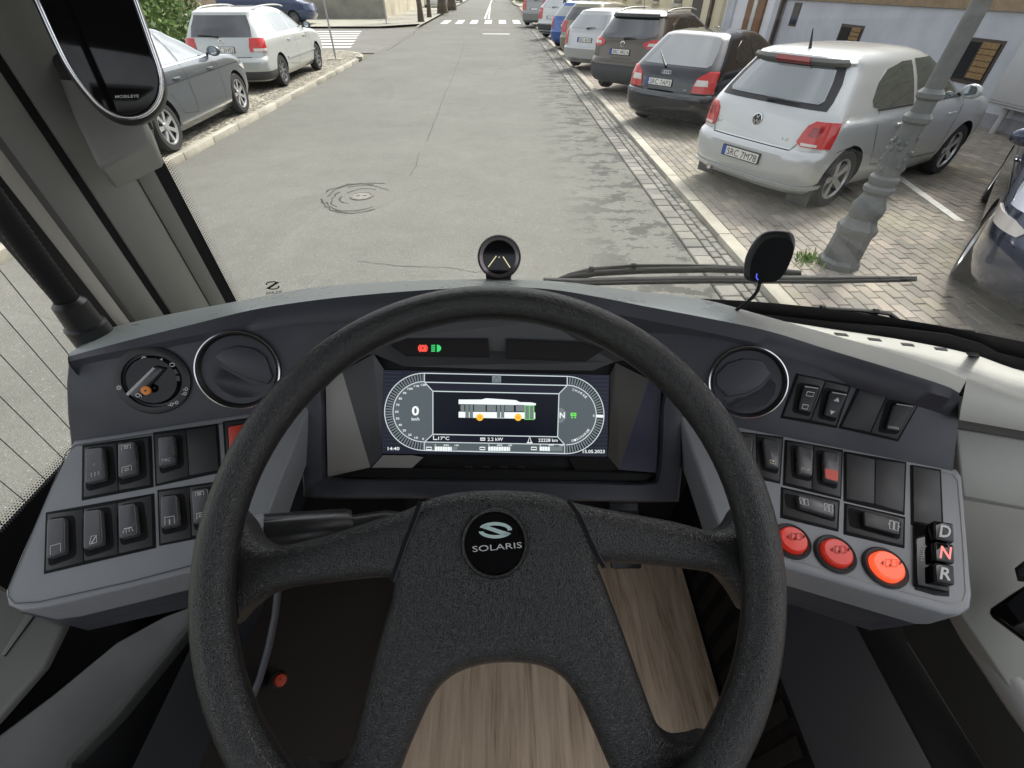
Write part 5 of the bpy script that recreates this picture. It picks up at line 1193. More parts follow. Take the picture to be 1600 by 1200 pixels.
# pale side wing at the right
S2 = Pl((1500, 668, .515), (1600, 685, .505), (1515, 782, .52))
panel('wing_gap', S2, [(1496, 650), (1700, 684), (1700, 706), (1496, 672)], mat('gap_brown', (.06, .055, .045), .5), dash, -.004, .012, 0)
panel('wing_face', S2, [(1494, 669), (1600, 687), (1700, 704), (1700, 815), (1600, 795), (1505, 777)], M_top, dash, 0, .02, .003, 3)
S3 = Pl((1510, 778, .52), (1600, 797, .51), (1505, 960, .50))
panel('wing_lower', S3, [(1495, 777), (1600, 796), (1700, 816), (1700, 1240), (1600, 1105), (1500, 955)], mat('wing_lower_grey', (.22, .22, .195), .5, bump=(700, .1)), dash, -.002, .02, .002)
# fascia left / right
fl_px = [(106, 568), (103, 600), (105, 650), (111, 700)] + [(200, 686), (300, 671), (400, 656), (484, 645), (486, 560), (520, 520), (600, 492), (600, 484)] + [(500, 494), (400, 506), (300, 525), (200, 545), (116, 563)]
fL = panel('fascia', Fl, fl_px, M_fas, dash, 0, .05, .002, 2)
fr_px = [(1500, 626), (1499, 660), (1494, 700), (1490, 742), (1400, 725), (1300, 706), (1200, 686), (1058, 660), (1050, 580), (1000, 540), (960, 500), (960, 488), (1000, 498), (1100, 518), (1200, 541), (1300, 570), (1400, 599), (1472, 619)]
fR = panel('fascia', Fr, fr_px, M_fas, dash, 0, .05, .002, 2)
# ---------------------------------------------------------------- air vents
def vent(pl, cx, cy, rx, flaps):
    c = pl.at(cx, cy); r = (pl.at(cx + rx, cy) - pl.at(cx - rx, cy)).length / 2
    t = lathe('air_vent', [(r * 1.0, -.004), (r * 1.0, .003), (r * .93, .004), (r * .84, -.002), (r * .80, -.012), (.001, -.016)], c, pl.n, M_blk, dash, 56)
    lathe('chrome_ring', [(r * 1.0, .002), (r * .995, .0055), (r * .965, .006), (r * .95, .003)], c, pl.n, M_chr2, t, 56)
    for k, f in enumerate(flaps): panel('flap', pl, f, M_fas, t, (.000, .004)[k], .01, .0015)
vent(Fl, 374, 578, 67, [[(326, 578), (335, 566), (360, 580), (390, 596), (424, 600), (414, 612), (398, 622), (370, 624), (345, 612), (330, 595)], [(337, 558), (347, 546), (372, 540), (398, 544), (416, 557), (427, 588), (420, 600), (392, 592), (362, 578)]])
vent(Fr, 1167, 597, 62, [[(1120, 618), (1135, 622), (1165, 618), (1190, 604), (1204, 586), (1215, 600), (1212, 618), (1198, 634), (1172, 645), (1140, 643)], [(1118, 602), (1119, 585), (1135, 568), (1160, 560), (1190, 564), (1203, 583), (1188, 602), (1164, 615), (1136, 620)]])
# ---------------------------------------------------------------- rotary lamp switch
c = Fl.at(240, 594); rr_ = (Fl.at(300, 594) - Fl.at(180, 594)).length / 2
rot = lathe('light_switch', [(rr_, -.002), (rr_, .0025), (rr_ * .97, .0032), (rr_ * .80, .003), (rr_ * .78, -.004), (.001, -.006)], c, Fl.n, M_blk, dash, 48)
lathe('dial', [(rr_ * .76, -.006), (rr_ * .72, .002), (rr_ * .66, .004), (.001, .004)], c, Fl.n, M_shiny, rot, 40)
panel('grip', Fl, [(205, 612), (247, 571), (262, 575), (222, 620)], M_rock, rot, .011, .008, .002)
panel('grip_edge', Fl, [(206, 613), (248, 572), (251, 574), (210, 616)], M_print, rot, .0115, .001, .0003)
lathe('pointer_dot', [(.0052, .0105), (.005, .0125), (.001, .013)], Fl.at(237.5, 607.5), Fl.n, M_orange, rot, 20)
stroke('symbol', Fl, ell(228, 560, 3.2, 2.8), 1.6, M_icon, rot, .0036); 
mk('symbol', [Fl.at(x, y, .0036) for x, y in ((246, 559), (251, 561.5), (246, 564.5), (256.5, 559), (251.5, 561.5), (256.5, 565))], [(0, 1, 2), (3, 4, 5)], M_icon, rot)
stroke('symbol', Fl, [(269, 567)] + ell(271.5, 569.5, 4, 2.6, 90, -90, 10) + [(269, 572), (267.5, 570), (269, 567)], 1.3, M_icon, rot, .0036)
for a in range(0, 360, 45): stroke('symbol', Fl, [(189 + 2.6 * math.cos(R(a)), 605 + 2.4 * math.sin(R(a))), (189 + 4.6 * math.cos(R(a)), 605 + 4.2 * math.sin(R(a)))], 1.2, M_icon, rot, .0036)
stroke('symbol', Fl, ell(189, 605, 2.2, 2), 1.2, M_icon, rot, .0036)
for (x, y) in ((293, 607), (291, 614), (270, 631), (278, 628)):
    stroke('symbol', Fl, ell(x, y, 2.8, 2.2, 90, -90, 8) + [(x - 1, y + 2.2), (x - 1, y - 2.2)], 1.2, M_icon, rot, .0036); stroke('symbol', Fl, [(x - 5, y + 1), (x - 2, y + 1)], 1.2, M_icon, rot, .0036)
stroke('symbol', Fl, ell(225, 615, 3, 2.6), 1.3, M_icon, rot, .0116); stroke('symbol', Fl, [(229, 613), (231, 618)], 1.3, M_icon, rot, .0116)
# ---------------------------------------------------------------- switch consoles
def rocker(pl, parent, bez, rk, m=M_rock, icon=None, base=M_bez, h=.0075, name='rocker_switch'):
    b = panel(name, pl, rrect(bez, .02, 1), base, parent, .0016, .006, .0006)
    if rk:
        well = [quad_uv(rk, u, v) for u, v in ((-.12, -.10), (1.38, -.10), (1.38, 1.16), (-.12, 1.16))] if pl in (Cl,) else [quad_uv(rk, u, v) for u, v in ((-.34, -.10), (1.10, -.10), (1.10, 1.14), (-.34, 1.14))]
        panel('well', pl, rrect(well, .2, 4), M_blkm, b, .0019, .003, 0)
        t = panel('rocker', pl, rrect(rk, .16, 4), m, b, h, h - .0005, .0022, 3)
        if icon: icon(pl, rk, b, h + .0003)
    return b
def ic(kind):
    def f(pl, q, parent, off):
        def S(pts, w=1.2, m=M_icon): stroke('symbol', pl, [quad_uv(q, u, v) for u, v in pts], w, m, parent, off)
        def T(s, u, v, h, w=None, m=M_icon): x, y = quad_uv(q, u, v); text_px('symbol', s, x, y, h, pl, off, m, parent, 6 if x < 800 else -10, w)
        if kind == 'heat':
            for k in range(3): S([(.32 + k * .18, .74), (.38 + k * .18, .77), (.32 + k * .18, .82), (.38 + k * .18, .86)], 1.2)
            S([(.45, .5), (.52, .48), (.55, .53), (.48, .55), (.45, .5)], .7, M_print)
        elif kind == 'bus': S([(.25, .22), (.25, .10), (.75, .10), (.75, .22)]); S([(.4, .14), (.6, .14), (.6, .19), (.4, .19), (.4, .14)], 1.6); S([(.25, .90), (.25, .74), (.75, .74), (.75, .90)]); S([(.4, .86), (.6, .86), (.6, .80), (.4, .80), (.4, .86)], 1.2)
        elif kind == 'mic': T('MIC', .5, .84, 5, 14)
        elif kind == 'door': S([(.25, .95), (.25, .72), (.8, .72), (.8, .95)], 1.1)
        elif kind == 'wiper': S([(.35, .92), (.45, .72), (.72, .72), (.72, .92), (.35, .92)], 1.1); S([(.45, .92), (.68, .75)], 1.6)
        elif kind == 'lamp':
            S([(.3, .76), (.75, .76)], 1.8)
            for u in (.3, .44, .58, .74): S([(u, .80), (u + (u - .52) * .25, .88)], 1.2)
        elif kind == 'door2': S([(.25, .95), (.25, .70), (.8, .70), (.8, .95)], 1.2); S([(.52, .78), (.52, .95)], 2.0)
        elif kind == 'rect2': S([(.3, .2), (.75, .2), (.72, .36), (.28, .36), (.3, .2)], 1.2); S([(.25, .72), (.65, .72), (.62, .88), (.22, .88), (.25, .72)], 1.2)
        elif kind == 'tri':
            for pts in ([(.32, .34), (.68, .34), (.52, .18)], [(.3, .72), (.66, .72), (.46, .88)]): mk('symbol', [pl.at(*quad_uv(q, u, v), off) for u, v in pts], [(0, 1, 2)], M_icon, parent)
        elif kind == 'cam': T('CAMERA', .45, .88, 4, 17)
        elif kind == 'stop': T('STOP', .5, .82, 4.5, 14, mat('print_gold', (.55, .5, .36), .5))
        elif kind == 'box': S([(.3, .78), (.7, .78), (.7, .9), (.3, .9), (.3, .78)], 1.1, mat('print_gold', (.55, .5, .36), .5)); S([(.45, .82), (.6, .82)], 2, mat('print_gold', (.55, .5, .36), .5))
        elif kind == 'red': mk('red_lens', [pl.at(*quad_uv(q, u, v), off) for u, v in ((.06, .62), (.94, .62), (.93, .93), (.85, .97), (.15, .97), (.07, .93))], [tuple(range(6))], mat('lens_red', (.5, .05, .03), .35, emit=(1, .12, .06), estr=.03), parent)
        elif kind == 'doors':
            for a in (.02, .72):
                S([(a, .25), (a + .1, .25), (a + .1, .75), (a, .75), (a, .25)], 1.1); S([(a + .13, .25), (a + .23, .25), (a + .23, .75), (a + .13, .75), (a + .13, .25)], 1.1); S([(a + .02, .7), (a + .08, .3)], .8)
        elif kind == 'doors1':
            a = .7; S([(a, .25), (a + .1, .25), (a + .1, .78), (a, .78), (a, .25)], 1.4); S([(a + .13, .25), (a + .23, .25), (a + .23, .78), (a + .13, .78), (a + .13, .25)], 1.4); S([(a - .05, .5), (a - .01, .5)], 1.2); S([(a + .25, .5), (a + .29, .5)], 1.2)
    return f
cl = thing('switch_console', 'grey switch console left of the steering wheel with two rows of rocker switches', 'switch console', Cl.at(250, 800), world=True)
cl_px = [(114, 687), (200, 674), (300, 658), (400, 643), (484, 631), (474, 660), (440, 745), (405, 840), (396, 868), (300, 893), (200, 918), (70, 949), (30, 954), (10, 945), (6, 925), (30, 868), (70, 778)]
panel('panel', Cl, cl_px, M_con, cl, 0, .045, .004, 4)
stroke('panel_border', Cl, [(470, 645), (300, 669), (118, 696), (105, 706), (14, 920), (14, 932), (24, 943), (60, 941), (200, 910), (390, 860)], 1.6, M_fas, cl, .0006)
Cl2 = Cl.shift(-.045)
# skirt under the console
sk = [Cl.at(x, y, -.04) for x, y in ((24, 948), (70, 942), (300, 888), (400, 862))]; 
mk('skirt', sk + [P(x, y, d) for x, y, d in ((30, 957, .47), (138, 985, .52), (300, 948, .57), (400, 925, .60))], [(0, 1, 5, 4), (1, 2, 6, 5), (2, 3, 7, 6)], M_fas, cl, True, 50)
LC = [((133, 700), (184, 693), (186, 767), (132, 778), (140, 706), (168, 703), (171, 752), (140, 760), 'heat'), ((185, 692.5), (233, 685), (236, 758), (187, 766.5), (190, 698), (217, 694), (220, 743), (191, 751), 'bus'),
      ((243, 680), (291, 674), (296, 744), (246, 757), (252, 688), (277, 685), (279, 727), (254, 734), 'mic'), ((76, 804), (131, 797), (132, 878), (73, 893), (82, 816), (109, 812), (110, 866), (81, 876), 'door'),
      ((132.5, 796.5), (184, 787), (186, 866), (133, 877), (138, 803), (165, 799), (168, 853), (138, 862), 'wiper'), ((185, 787), (237, 775), (240, 853), (187, 865.5), (192, 794), (217, 790), (222, 838), (193, 845), 'lamp'),
      ((249, 769), (296, 763), (300, 840), (252, 850), (257, 780), (281, 777), (285, 823), (258, 829), 'door2'), ((297, 762.5), (345, 755), (350, 830), (301, 838), (304, 770), (330, 766), (333, 815), (308, 822), 'bus')]
for v in ([(129, 696), (237, 681), (240, 761), (128, 782)], [(239.5, 676), (341, 662), (346, 738), (243, 760)], [(348, 659), (402, 651), (408, 728), (353, 736)], [(72, 801), (241, 771), (244, 856), (69, 897)], [(246, 766), (349, 751), (354, 833), (249, 853)]):
    panel('switch_frame', Cl, v, M_blkm, cl, .0007, .004, .0003)
for q in LC: rocker(Cl, cl, q[:4], q[4:8], M_rock, ic(q[8]))
rocker(Cl, cl, ((292, 673.5), (338, 666), (342, 735), (297, 743.5)), None, name='blank_cover')
rocker(Cl, cl, ((352, 661), (398, 655), (404, 725), (356, 732)), ((360, 671), (386, 667), (390, 715), (363, 721)), M_ired, name='rocker_switch')
cr = thing('switch_console', 'grey switch console right of the steering wheel with red round door buttons', 'switch console', Cr.at(1350, 830), world=True)
cr_px = [(1060, 645), (1200, 671), (1300, 692), (1400, 713), (1496, 732), (1505, 745), (1513, 840), (1521, 930), (1518, 950), (1503, 960), (1480, 960), (1400, 937), (1300, 908), (1200, 879), (1138, 862), (1115, 800), (1090, 728), (1068, 668)]
panel('panel', Cr, cr_px, M_con, cr, 0, .045, .004, 4)
stroke('panel_border', Cr, [(1075, 660), (1250, 692), (1400, 722), (1488, 740), (1497, 752), (1505, 850), (1509, 925), (1504, 940), (1488, 944), (1400, 921), (1240, 875)], 1.6, M_lgrey, cr, .0006)
sk = [Cr.at(x, y, -.04) for x, y in ((1150, 862), (1240, 884), (1400, 931), (1490, 955))]
mk('skirt', sk + [P(x, y, d) for x, y, d in ((1150, 920, .60), (1240, 946, .585), (1360, 985, .56), (1480, 968, .50))], [(0, 1, 5, 4), (1, 2, 6, 5), (2, 3, 7, 6)], M_fas, cr, True, 50)
for v in ([(1136, 672), (1224, 683), (1219, 756), (1134, 738)], [(1226, 687), (1317, 703), (1314, 780), (1223, 758)], [(1318, 705), (1416, 722), (1413, 805), (1318, 783)], [(1220, 761), (1312, 782), (1310, 831), (1219, 809)], [(1319, 786), (1414, 808), (1413, 857), (1318, 835)], [(1422, 726), (1470, 734), (1474, 828), (1423, 820)]):
    panel('switch_frame', Cr, v, M_blkm, cr, .0007, .004, .0003)
RC = [((1139, 675), (1180.5, 680), (1181.5, 743), (1138, 735), (1148, 684), (1174, 688), (1172, 729), (1150, 725), 'box'), ((1181, 680), (1222, 686), (1217, 753), (1182, 743.5), (1189, 689), (1215, 695), (1213, 736), (1194, 731), 'box'),
      ((1229, 691), (1270, 697), (1267, 765), (1226, 755), (1242, 701), (1267, 707), (1265, 748), (1243, 743), 'stop'), ((1270.5, 697.5), (1314, 707), (1312, 777), (1267.5, 765.5), (1282, 709), (1307, 713), (1305, 759), (1283, 753), 'red')]
for q in RC: rocker(Cr, cr, q[:4], q[4:8], M_rock, ic(q[8]))
for q in (((1321, 709), (1366, 719), (1365, 788), (1321, 780)), ((1366.7, 719), (1413, 725), (1410, 801), (1365.7, 788.5)), ((1425, 729), (1467, 737), (1470, 823), (1426, 816))): rocker(Cr, cr, q, None, name='blank_cover')
rocker(Cr, cr, ((1223, 765), (1309, 785), (1307, 827), (1222, 805)), ((1243, 777), (1298, 789), (1298, 812), (1245, 796)), M_rock, ic('doors')); rocker(Cr, cr, ((1322, 789), (1411, 811), (1410, 853), (1321, 831)), ((1343, 801), (1401, 816), (1399, 840), (1344, 825)), M_blk, ic('doors1'))
def door_btn(cx, cy, rx, m, ring=True, sym=None):
    c = Cr.at(cx, cy); r = (Cr.at(cx + rx, cy) - Cr.at(cx - rx, cy)).length / 2
    b = lathe('door_button', [(r, 0), (r, .002), (r * .92, .004), (r * .78, .003), (r * .76, -.004)], c, Cr.n, M_bez, cr, 40)
    lathe('lens', [(r * .74, -.004), (r * .72, .006), (r * .64, .008), (.001, .0085)], c, Cr.n, m, b, 40)
    k = rx * .26
    for dx in (-.55, .55): stroke('symbol', Cr, [(cx + dx * k - k * .45 + 2, cy - k * .7 - 3), (cx + dx * k + k * .45 + 2, cy - k * .6 - 3), (cx + dx * k + k * .45 + 2, cy + k * .7 - 3), (cx + dx * k - k * .45 + 2, cy + k * .6 - 3)], 1.2, sym, b, .0092, True)
    for s in (-1, 1): mk('symbol', [Cr.at(cx + 2 + s * k * 1.9, cy - 3, .0092), Cr.at(cx + 2 + s * k * 1.4, cy - 3 - k * .5, .0092), Cr.at(cx + 2 + s * k * 1.4, cy - 3 + k * .5, .0092)], [(0, 1, 2)], sym, b)
M_sd = mat('symbol_dark_red', (.12, .01, .01), .5)
M_lens = mat('door_lens_red', (.55, .03, .02), .28, emit=(1, .05, .02), estr=.07); M_lensl = mat('door_lens_lit', (.65, .06, .03), .28, emit=(1, .10, .03), estr=.42)
door_btn(1236, 846, 29, M_lens, sym=M_sd); door_btn(1304, 866, 31, M_lens, sym=M_sd); door_btn(1382, 887, 33, M_lensl, sym=M_sd)
# drive selector keys
sel = panel('gear_selector', Cr, [(1427, 819), (1477, 827), (1479, 926), (1427, 916)], M_shiny, cr, .004, .006, .001)
panel('selector_gap', Cr, [(1444, 817), (1480, 823), (1482, 932), (1460, 930), (1430, 921)], M_rub, sel, .0012, .002, 0)
M_litr = glow('letter_lit', (1, .25, .22), 1.0)
for k, (ch, m) in enumerate((('D', M_icon), ('N', M_litr), ('R', M_icon))):
    y = 820 + k * 32.5; q = [(1446, y), (1476, y + 5), (1477, y + 35), (1447, y + 29)]; kk = panel('gear_key', Cr, rrect(q, .1, 2), M_shiny, sel, .013, .012, .002); text_px('letter', ch, 1463, y + 17, 19, Cr, .0134, m, kk, -8, 17, .02)
text_px('maker_name', 'VOITH', 1437, 866, 5, Cr, .0046, M_icon, sel, -97, 24)
# fascia switches on the right
for v in ([(1244, 583), (1330, 602), (1307, 669), (1219, 653)], [(1341, 601), (1444, 617), (1403, 690), (1310, 669)]): panel('switch_frame', Fr, v, M_blkm, dash, .0007, .004, .0003)
rocker(Fr, dash, ((1247, 586), (1288.5, 595), (1265, 656), (1223, 650)), ((1253, 602), (1278, 606), (1264, 645), (1244, 640)), M_blk, ic('rect2'), h=.006); rocker(Fr, dash, ((1289.5, 595.5), (1326, 604), (1305, 665), (1266, 656.5)), ((1294, 610), (1321, 616), (1304, 654), (1284, 649)), M_blk, ic('tri'), h=.006)
rocker(Fr, dash, ((1344, 604), (1387, 612), (1358.5, 675), (1314, 666)), None, name='blank_cover'); rocker(Fr, dash, ((1388, 612.5), (1440, 619), (1401, 686), (1359.5, 675.5)), ((1393, 629), (1424, 633), (1402, 673), (1379, 670)), M_blk, ic('cam'), h=.006)
for q in ([(1254, 603), (1275, 606)], [(1296, 612), (1319, 616)], [(1395, 630), (1421, 634)]): stroke('rocker_edge', Fr, q, 1.5, M_print, dash, .0068)
# ---------------------------------------------------------------- instrument cluster
ic_ = thing('instrument_cluster', 'wide digital instrument display behind the steering wheel', 'instrument display', Dp.at(775, 740), world=True)
pairs = [((480, 640), (516, 640)), ((486, 750), (516, 722)), ((502, 770), (530, 742)), ((640, 771), (640, 744)), ((780, 773), (780, 746)), ((920, 775), (920, 748)), ((1036, 776), (1002, 749)), ((1052, 764), (1022, 733)), ((1057, 660), (1027, 640)), ((1050, 612), (1029, 600)), ((1012, 545), (990, 560)), ((920, 492), (915, 514)), ((780, 470), (780, 500)), ((640, 480), (650, 511)), ((550, 526), (570, 555)), ((495, 588), (518, 602))]
fo = spline([Vector((*a, 0)) for a, b in pairs], 4, True); fi = spline([Vector((*b, 0)) for a, b in pairs], 4, True)
fo.append(fo[0]); fi.append(fi[0])
mid = [a.lerp(b, .75) for a, b in zip(fo, fi)]
grid('bezel', [[Dp.at(p.x, p.y, -.06) for p in fo], [Dp.at(p.x, p.y, .022) for p in fo], [Dp.at(p.x, p.y, .030) for p in [a.lerp(b, .2) for a, b in zip(fo, fi)]], [Dp.at(p.x, p.y, .030) for p in mid], [Dp.at(p.x, p.y, .026) for p in fi], [Dp.at(p.x, p.y, -.004) for p in fi]], M_fas, ic_, True, 50)
slab('back_panel', [Dp.at(p.x, p.y, -.002) for p in fi[:-1]], Dp.n, .02, M_dk, ic_)
def facet(name, q, m):  # q [(px,py,off)]
    return sheet(name, [Dp.at(x, y, o) for x, y, o in q], m, ic_)
M_fac = mat('facet_lit', (.32, .305, .285), .4, bump=(900, .08)); M_fac2 = mat('facet_dark', (.06, .06, .063), .4, bump=(900, .08)); M_fac3 = mat('facet_navy', (.03, .03, .06), .35)  # light on the facets painted in: pale lit slope, darker others
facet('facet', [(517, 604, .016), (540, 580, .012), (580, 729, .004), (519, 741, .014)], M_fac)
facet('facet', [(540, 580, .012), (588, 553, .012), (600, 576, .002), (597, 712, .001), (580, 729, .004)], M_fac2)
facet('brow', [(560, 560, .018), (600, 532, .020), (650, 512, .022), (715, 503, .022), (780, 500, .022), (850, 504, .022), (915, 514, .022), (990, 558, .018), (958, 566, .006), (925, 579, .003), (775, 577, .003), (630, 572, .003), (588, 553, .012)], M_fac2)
facet('facet', [(953, 585, .001), (960, 567, .008), (1010, 592, .012), (966, 733, .004), (949, 712, .001)], mat('facet_brown_lit', (.065, .058, .05), .4, bump=(900, .08)))  # warm light painted into the right facet's brown
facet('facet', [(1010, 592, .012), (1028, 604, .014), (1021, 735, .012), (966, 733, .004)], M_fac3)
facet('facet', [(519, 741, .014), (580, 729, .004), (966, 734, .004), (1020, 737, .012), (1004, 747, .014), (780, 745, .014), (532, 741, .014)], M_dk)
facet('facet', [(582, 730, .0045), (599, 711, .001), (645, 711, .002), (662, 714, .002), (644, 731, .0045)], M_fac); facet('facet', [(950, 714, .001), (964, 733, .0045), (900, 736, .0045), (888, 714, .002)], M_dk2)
for q in ([(618, 541), (642, 531), (764, 532), (766, 558), (641, 556)], [(791, 532), (905, 538), (936, 548), (911, 564), (791, 560)]):
    o_ = (.0125) ; pl_ = Dp
    b = stroke('telltale_window', Dp, q, 2.2, M_rub, ic_, .0215, True)
    sheet('lens', [Dp.at(x, y, .0212) for x, y in q], mat('telltale_lens', (.02, .017, .017), .25), b)
M_tr = glow('telltale_red', (1, .08, .06), 1.1); M_tg = glow('telltale_green', (.05, .7, .18), .9)
tt = lathe('telltale', [(.0042, 0), (.001, .0003)], Dp.at(666, 545, .0218), Dp.n, M_tr, ic_, 20); stroke('symbol', Dp, ell(666, 545, 6.6, 6, 120, 240, 8), 1.6, M_tr, tt, .022); stroke('symbol', Dp, ell(666, 545, 6.6, 6, -60, 60, 8), 1.6, M_tr, tt, .022); text_px('symbol', '!', 666, 545, 6, Dp, .0225, mat('sym_dark', (.2, .0, .0), .5), tt)
sheet('telltale', [Dp.at(x, y, .0218) for x, y in ell(687, 545, 6.5, 5.5, 90, -90, 12)], M_tg, ic_)
for k in range(4): stroke('telltale', Dp, [(678.5, 541 + k * 2.8), (684.5, 540.5 + k * 2.8)], 1.7, M_tg, ic_, .0218)
for k in range(4): stroke('key_mark', Dp, [(722 + k * 27, 738), (738 + k * 27, 738), (738 + k * 27, 728), (728 + k * 27, 728)], 1.0, mat('key_outline', (.09, .085, .08), .4), ic_, .0055)
# the screen: emissive print on one flat display
M_scr = glow('screen_navy', (.010, .012, .022), 1.0); M_scrg = glow('screen_grey', (.085, .105, .115), 1.0); M_scrk = glow('screen_black', (.003, .004, .010), 1.0)
M_w = glow('screen_white', (.85, .9, .9), 1.0); M_ln = glow('screen_line', (.55, .62, .63), 1.0); M_lo = glow('screen_dim', (.03, .036, .055), 1.0); M_or = glow('screen_orange', (.95, .52, .05), 1.0); M_gn = glow('screen_green', (.15, .75, .1), 1.0); M_mg = glow('screen_mid', (.16, .19, .2), 1.0)
scr = panel('display', Dp, [(597, 578), (952, 586), (948, 713), (597, 708)], M_scr, ic_, .0022, .004, 0)
SO = .0026
def sp(px, m, o=0): return sheet('screen_shape', pts_on(Dp, px, SO + o), m, scr)
def sl2(px, w=1.2, m=None, o=.0004, closed=False): return stroke('screen_line', Dp, px, w, m or M_ln, scr, SO + o, closed)
def st(s, x, y, h, m=None, w=None, ang=0, bold=.01): return text_px('screen_text', s, x, y, h, Dp, SO + .0008, m or M_w, scr, ang, w, bold)
for k in range(20):
    y = 582 + k * 6.1
    for (x0, x1) in ((599, 628), (922, 949)): sl2([(x0, y + (x0 - 597) * .02), (x1, y + (x1 - 597) * .02)], .8, M_lo, 0)
GLc, GRc = (664, 643), (884, 648)
Lo = ell(*GLc, 62, 60, 90, 270, 30); Li = ell(*GLc, 49, 47, 90, 270, 30); Ro = ell(*GRc, 59, 60, 90, -90, 30); Ri = ell(*GRc, 47, 46.5, 90, -90, 30)
sp(Lo + [(664, 703)], M_scrk, .0001); sp(Ro, M_scrk, .0001)
sp(Li + [(677, 678), (677, 610)], M_scrg, .0002); sp(Ri + [(871, 682), (873, 615)], M_scrg, .0002)
for i in range(41):
    a = 92 + 176 * i / 40; sl2([(GLc[0] + 50.5 * math.cos(R(a)), GLc[1] - 48.5 * math.sin(R(a))), (GLc[0] + 60.5 * math.cos(R(a)), GLc[1] - 58.5 * math.sin(R(a)))], 2.2, M_mg, .0003)
    b = 88 - 176 * i / 40; sl2([(GRc[0] + 48.5 * math.cos(R(b)), GRc[1] - 48 * math.sin(R(b))), (GRc[0] + 57.5 * math.cos(R(b)), GRc[1] - 58.5 * math.sin(R(b)))], 2.2, M_mg, .0003)
for pth in (Lo, Li, Ro, Ri): sl2(pth, 1.5)
sp([(664, 583), (886, 588), (886, 602), (664, 597)], M_scrk, .0001); sp([(677, 611), (873, 615), (871, 682), (677, 678)], M_scrk, .0001)
sp([(664, 690), (882, 694), (882, 707), (664, 703)], M_scrg, .0001)
sl2([(664, 583), (886, 588)], 1.5); sl2([(664, 597), (886, 602)], 1.5); sl2([(677, 611), (873, 615)], 1.5); sl2([(677, 678), (871, 682)], 1.5); sl2([(677, 611), (677, 678)], 1.5); sl2([(873, 615), (871, 682)], 1.5)
sl2([(664, 597), (677, 611)], 1.4); sl2([(886, 602), (873, 615)], 1.4); sl2([(677, 678), (664, 690)], 1.4); sl2([(871, 682), (882, 694)], 1.4); sl2([(664, 690), (882, 694)], 1.4); sl2([(664, 703), (884, 708)], 1.6); sl2([(664, 583), (664, 597)]); sl2([(886, 588), (886, 602)]); sl2([(664, 690), (664, 703)]); sl2([(882, 694), (882, 707)])
sp([(769, 587), (783, 587.3), (783, 598), (769, 597.7)], M_mg, .0003); sl2([(771, 596.5), (776, 588), (781, 596.8)], 1, M_scrk, .0006, True)
st('0', 650, 641, 14, w=11, bold=.03); st('km/h', 650, 654, 5, w=12)
for i, s in enumerate(('120', '110', '100', '90', '80', '70', '60', '50', '40', '30', '20', '10', '0')):
    a = 92 + 14.6 * i; st(s, GLc[0] + 43 * math.cos(R(a)), GLc[1] - 42 * math.sin(R(a)), 3.4, w=2.6 * len(s))
st('N', 878, 648, 9, w=8, bold=.02); sp([(873, 637), (878, 637), (884, 643), (884, 653), (878, 660), (872, 660)], M_mg, .0003)
sp([(891, 644.5), (900, 644.7), (900, 650), (891, 649.8)], M_gn, .0004); sp([(892, 651), (894.5, 651), (894.5, 653), (892, 653)], M_gn, .0004); sp([(897, 651), (899.5, 651), (899.5, 653), (897, 653)], M_gn, .0004); sl2([(893, 647), (898, 647)], 1, M_scrg, .0007)
for s, a0, dr in (('CHARGE', 74, -6.2), ('DISCHARGE', -76, 5.2)):
    for i, ch in enumerate(s):
        a = a0 + dr * i; st(ch, GRc[0] + 42 * math.cos(R(a)), GRc[1] - 41 * math.sin(R(a)), 3.6, w=3.0, ang=(a - 90 if dr < 0 else a + 90))
st('0', 927, 649, 3.6); sp([(931, 647.5), (942, 648), (942, 652), (931, 651.5)], M_w, .0005)
# bus diagram
sp([(717, 624), (752, 624), (760, 622), (806, 625), (812, 628), (830, 628.5), (837, 630), (837, 633), (717, 631)], M_w, .0003); sp([(717, 631), (836, 633), (836, 644), (717, 643)], M_scrk, .0003); sp([(717, 643), (836, 644), (836, 654), (717, 652)], M_w, .0003)
for a, b in ((720, 726), (741, 759), (761, 775), (789, 803), (806, 819)): sp([(a, 632), (b, 632.3), (b, 642.6), (a, 642.3)], M_mg, .0005)
for a, b in ((727.5, 733), (734, 739.5), (776.5, 782), (783, 788)): sp([(a, 632), (b, 632.3), (b, 652.6), (a, 652.3)], M_mg, .0006)
sp([(820, 633), (834, 633.3), (834, 655), (820, 654.8)], M_mg, .0006); sl2([(820, 633), (834, 633.3), (834, 655), (820, 654.8)], 1.3, M_gn, .0009, True); sl2([(827, 633), (827, 655)], 1, M_gn, .0009)
for x in (750, 809.5):
    sheet('screen_shape', [Dp.at(px, py, SO + .0008) for px, py in ell(x, 651.5, 5.6, 5.6, 0, 360, 20)[:-1]], M_or, scr); text_px('screen_text', 'H', x, 651.5, 5, Dp, SO + .0011, glow('orange_dark', (.5, .22, .02), 1), scr, 0, 4)
st('17°C', 694, 684, 5.2, w=17); st('2.2 kW', 774, 685.5, 5.2, w=24); st('22228 km', 856, 687, 5.2, w=30); st('14:40', 616, 700, 5.2, w=18); st('15.05.2023', 927, 704.5, 5.2, w=34)
sl2([(678, 680), (678, 686), (684, 686)], 1.4, M_w, .0006); sl2([(751, 684), (758, 684), (758, 687), (751, 687)], 1.6, M_w, .0006, True); sl2([(825, 690), (827.5, 681), (830, 690)], 1.2, M_w, .0006); sl2([(823, 691), (832, 691.2)], 1.6, M_w, .0006)
